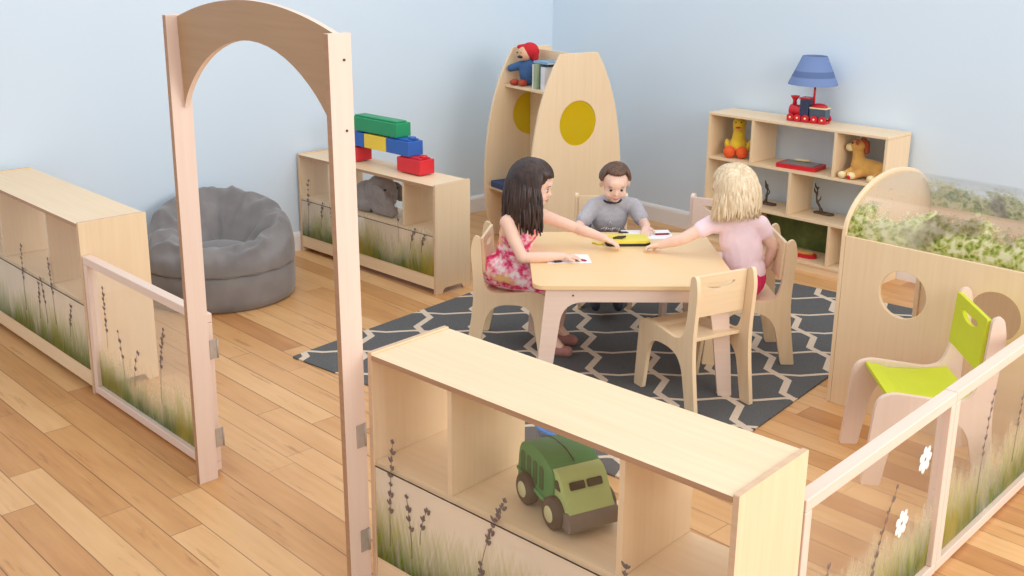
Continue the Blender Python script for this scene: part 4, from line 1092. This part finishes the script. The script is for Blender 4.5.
# +x forward
L_, Wd = .27, .15
bodyp = [(-.150, .045), (-.150, .10, .03), (-.138, .165, .03), (-.09, .185, .05), (-.01, .185, .05), (.045, .160, .03), (.055, .135), (.050, .045)]
sb = MB().plate([smooth_loop(bodyp, 6)], Wd, mat=XZ); o = sb.build('truck_body', 'truck_dk', TK, loc=(0, Wd/2, 0), bevel=.016)
o.modifiers['bevel'].segments = 4
cabp = [(.035, .045), (.035, .165, .02), (.078, .160, .03), (.122, .085, .04), (.138, .066, .02), (.138, .035)]
o = MB().plate([smooth_loop(cabp, 6)], Wd-.010, mat=XZ).build('cab', 'truck_lt', TK, loc=(0, (Wd-.010)/2, 0), bevel=.022); o.modifiers['bevel'].segments = 4
MB().plate([smooth_loop([(.100, .022), (.100, .060, .01), (.128, .072, .01), (.146, .062, .01), (.152, .046, .01), (.152, .022, .008)], 4)], Wd+.004, mat=XZ).build('front_bumper', 'truck_grey', TK, loc=(0, (Wd+.004)/2, 0), bevel=.014)
MB().box((-.150, -.052, .030), (.10, .052, .046)).build('chassis', 'truck_grey', TK)
MB().tube([(-.136, 0, .168), (-.112, 0, .1775), (-.085, 0, .1830), (-.050, 0, .1850), (-.015, 0, .1835), (.015, 0, .1745), (.035, 0, .1665)], .0016, 6).build('roof_seam', 'window_dk', TK)
for s in (-1, 1):
    # ribbed side recess, its shade painted as a darker body green
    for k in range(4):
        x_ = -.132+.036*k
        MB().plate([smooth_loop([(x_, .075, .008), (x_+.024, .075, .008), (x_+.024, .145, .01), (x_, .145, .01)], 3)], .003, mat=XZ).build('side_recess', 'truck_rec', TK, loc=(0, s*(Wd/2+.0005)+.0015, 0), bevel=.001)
    MB().tube([(-.150, s*(Wd/2), .082), (-.10, s*(Wd/2+.002), .066), (.04, s*(Wd/2+.002), .052)], .006, 8).build('side_rail', 'truck_dk', TK)
    MB().plate([smooth_loop([(.058, .112), (.058, .138, .006), (.070, .138, .006), (.086, .112, .004)], 4)], .003, mat=XZ).build('side_window', 'window_dk', TK, loc=(0, s*(Wd/2-.0045)+.0015, 0))
    for x_ in (-.085, .068):
        wl = MB().lathe([(0, -.018), (.036, -.018), (.045, -.012), (.046, 0), (.045, .012), (.036, .018), (0, .018)], n=32, mat=Matrix.Translation((x_, s*(Wd/2+.004), .046)) @ Matrix.Rotation(PI/2, 4, 'X')).build('wheel', 'tyre', TK)
        MB().lathe([(0, -.0195), (.022, -.0195), (.025, -.016), (.025, .016), (.022, .0195), (0, .0195)], n=24, mat=Matrix.Translation((x_, s*(Wd/2+.004), .046)) @ Matrix.Rotation(PI/2, 4, 'X')).build('hubcap', 'hub_cream', wl, label='pale cream green hubcap')
    # windscreen panes lie on the sloping cab front
    n_ = V((.067, 0, .043)).normalized()
    mt_ = Matrix.Translation((.0965, s*.027, .1285)) @ Matrix((( .54, 0, .84, 0), (0, 1, 0, 0), (-.84, 0, .54, 0), (0, 0, 0, 1)))
    MB().plate([rrect(-.011, -.023, .011, .023, .004)], .004, mat=mt_).build('windscreen_pane', 'window_dk', TK)

# ------------------------------------------------------------------ blue bucket behind the foreground shelf
M['blue_plastic'] = plain('bright_blue_plastic', (52, 128, 200), .35, .05); M['blue_dark'] = plain('deep_blue_plastic', (40, 84, 168), .35, .05)
BK = thing('toy_bucket', 'blue plastic bucket standing on the rug behind the foreground shelf', 'bucket', (3.215, -3.225, .0085), .3, scale=.98)
MB().lathe([(0, .004), (.09, 0), (.092, .004), (.118, .20), (.124, .20), (.124, .215), (.112, .215), (.108, .20), (.084, .01), (0, .01)], n=36).build('bucket_body', 'blue_plastic', BK)
MB().tube([(.131*math.cos(a), .131*math.sin(a), .205-.02*math.sin(a)) for a in [PI*k/20 for k in range(21)]], .005, 8).build('handle', 'blue_dark', BK, smooth=True)
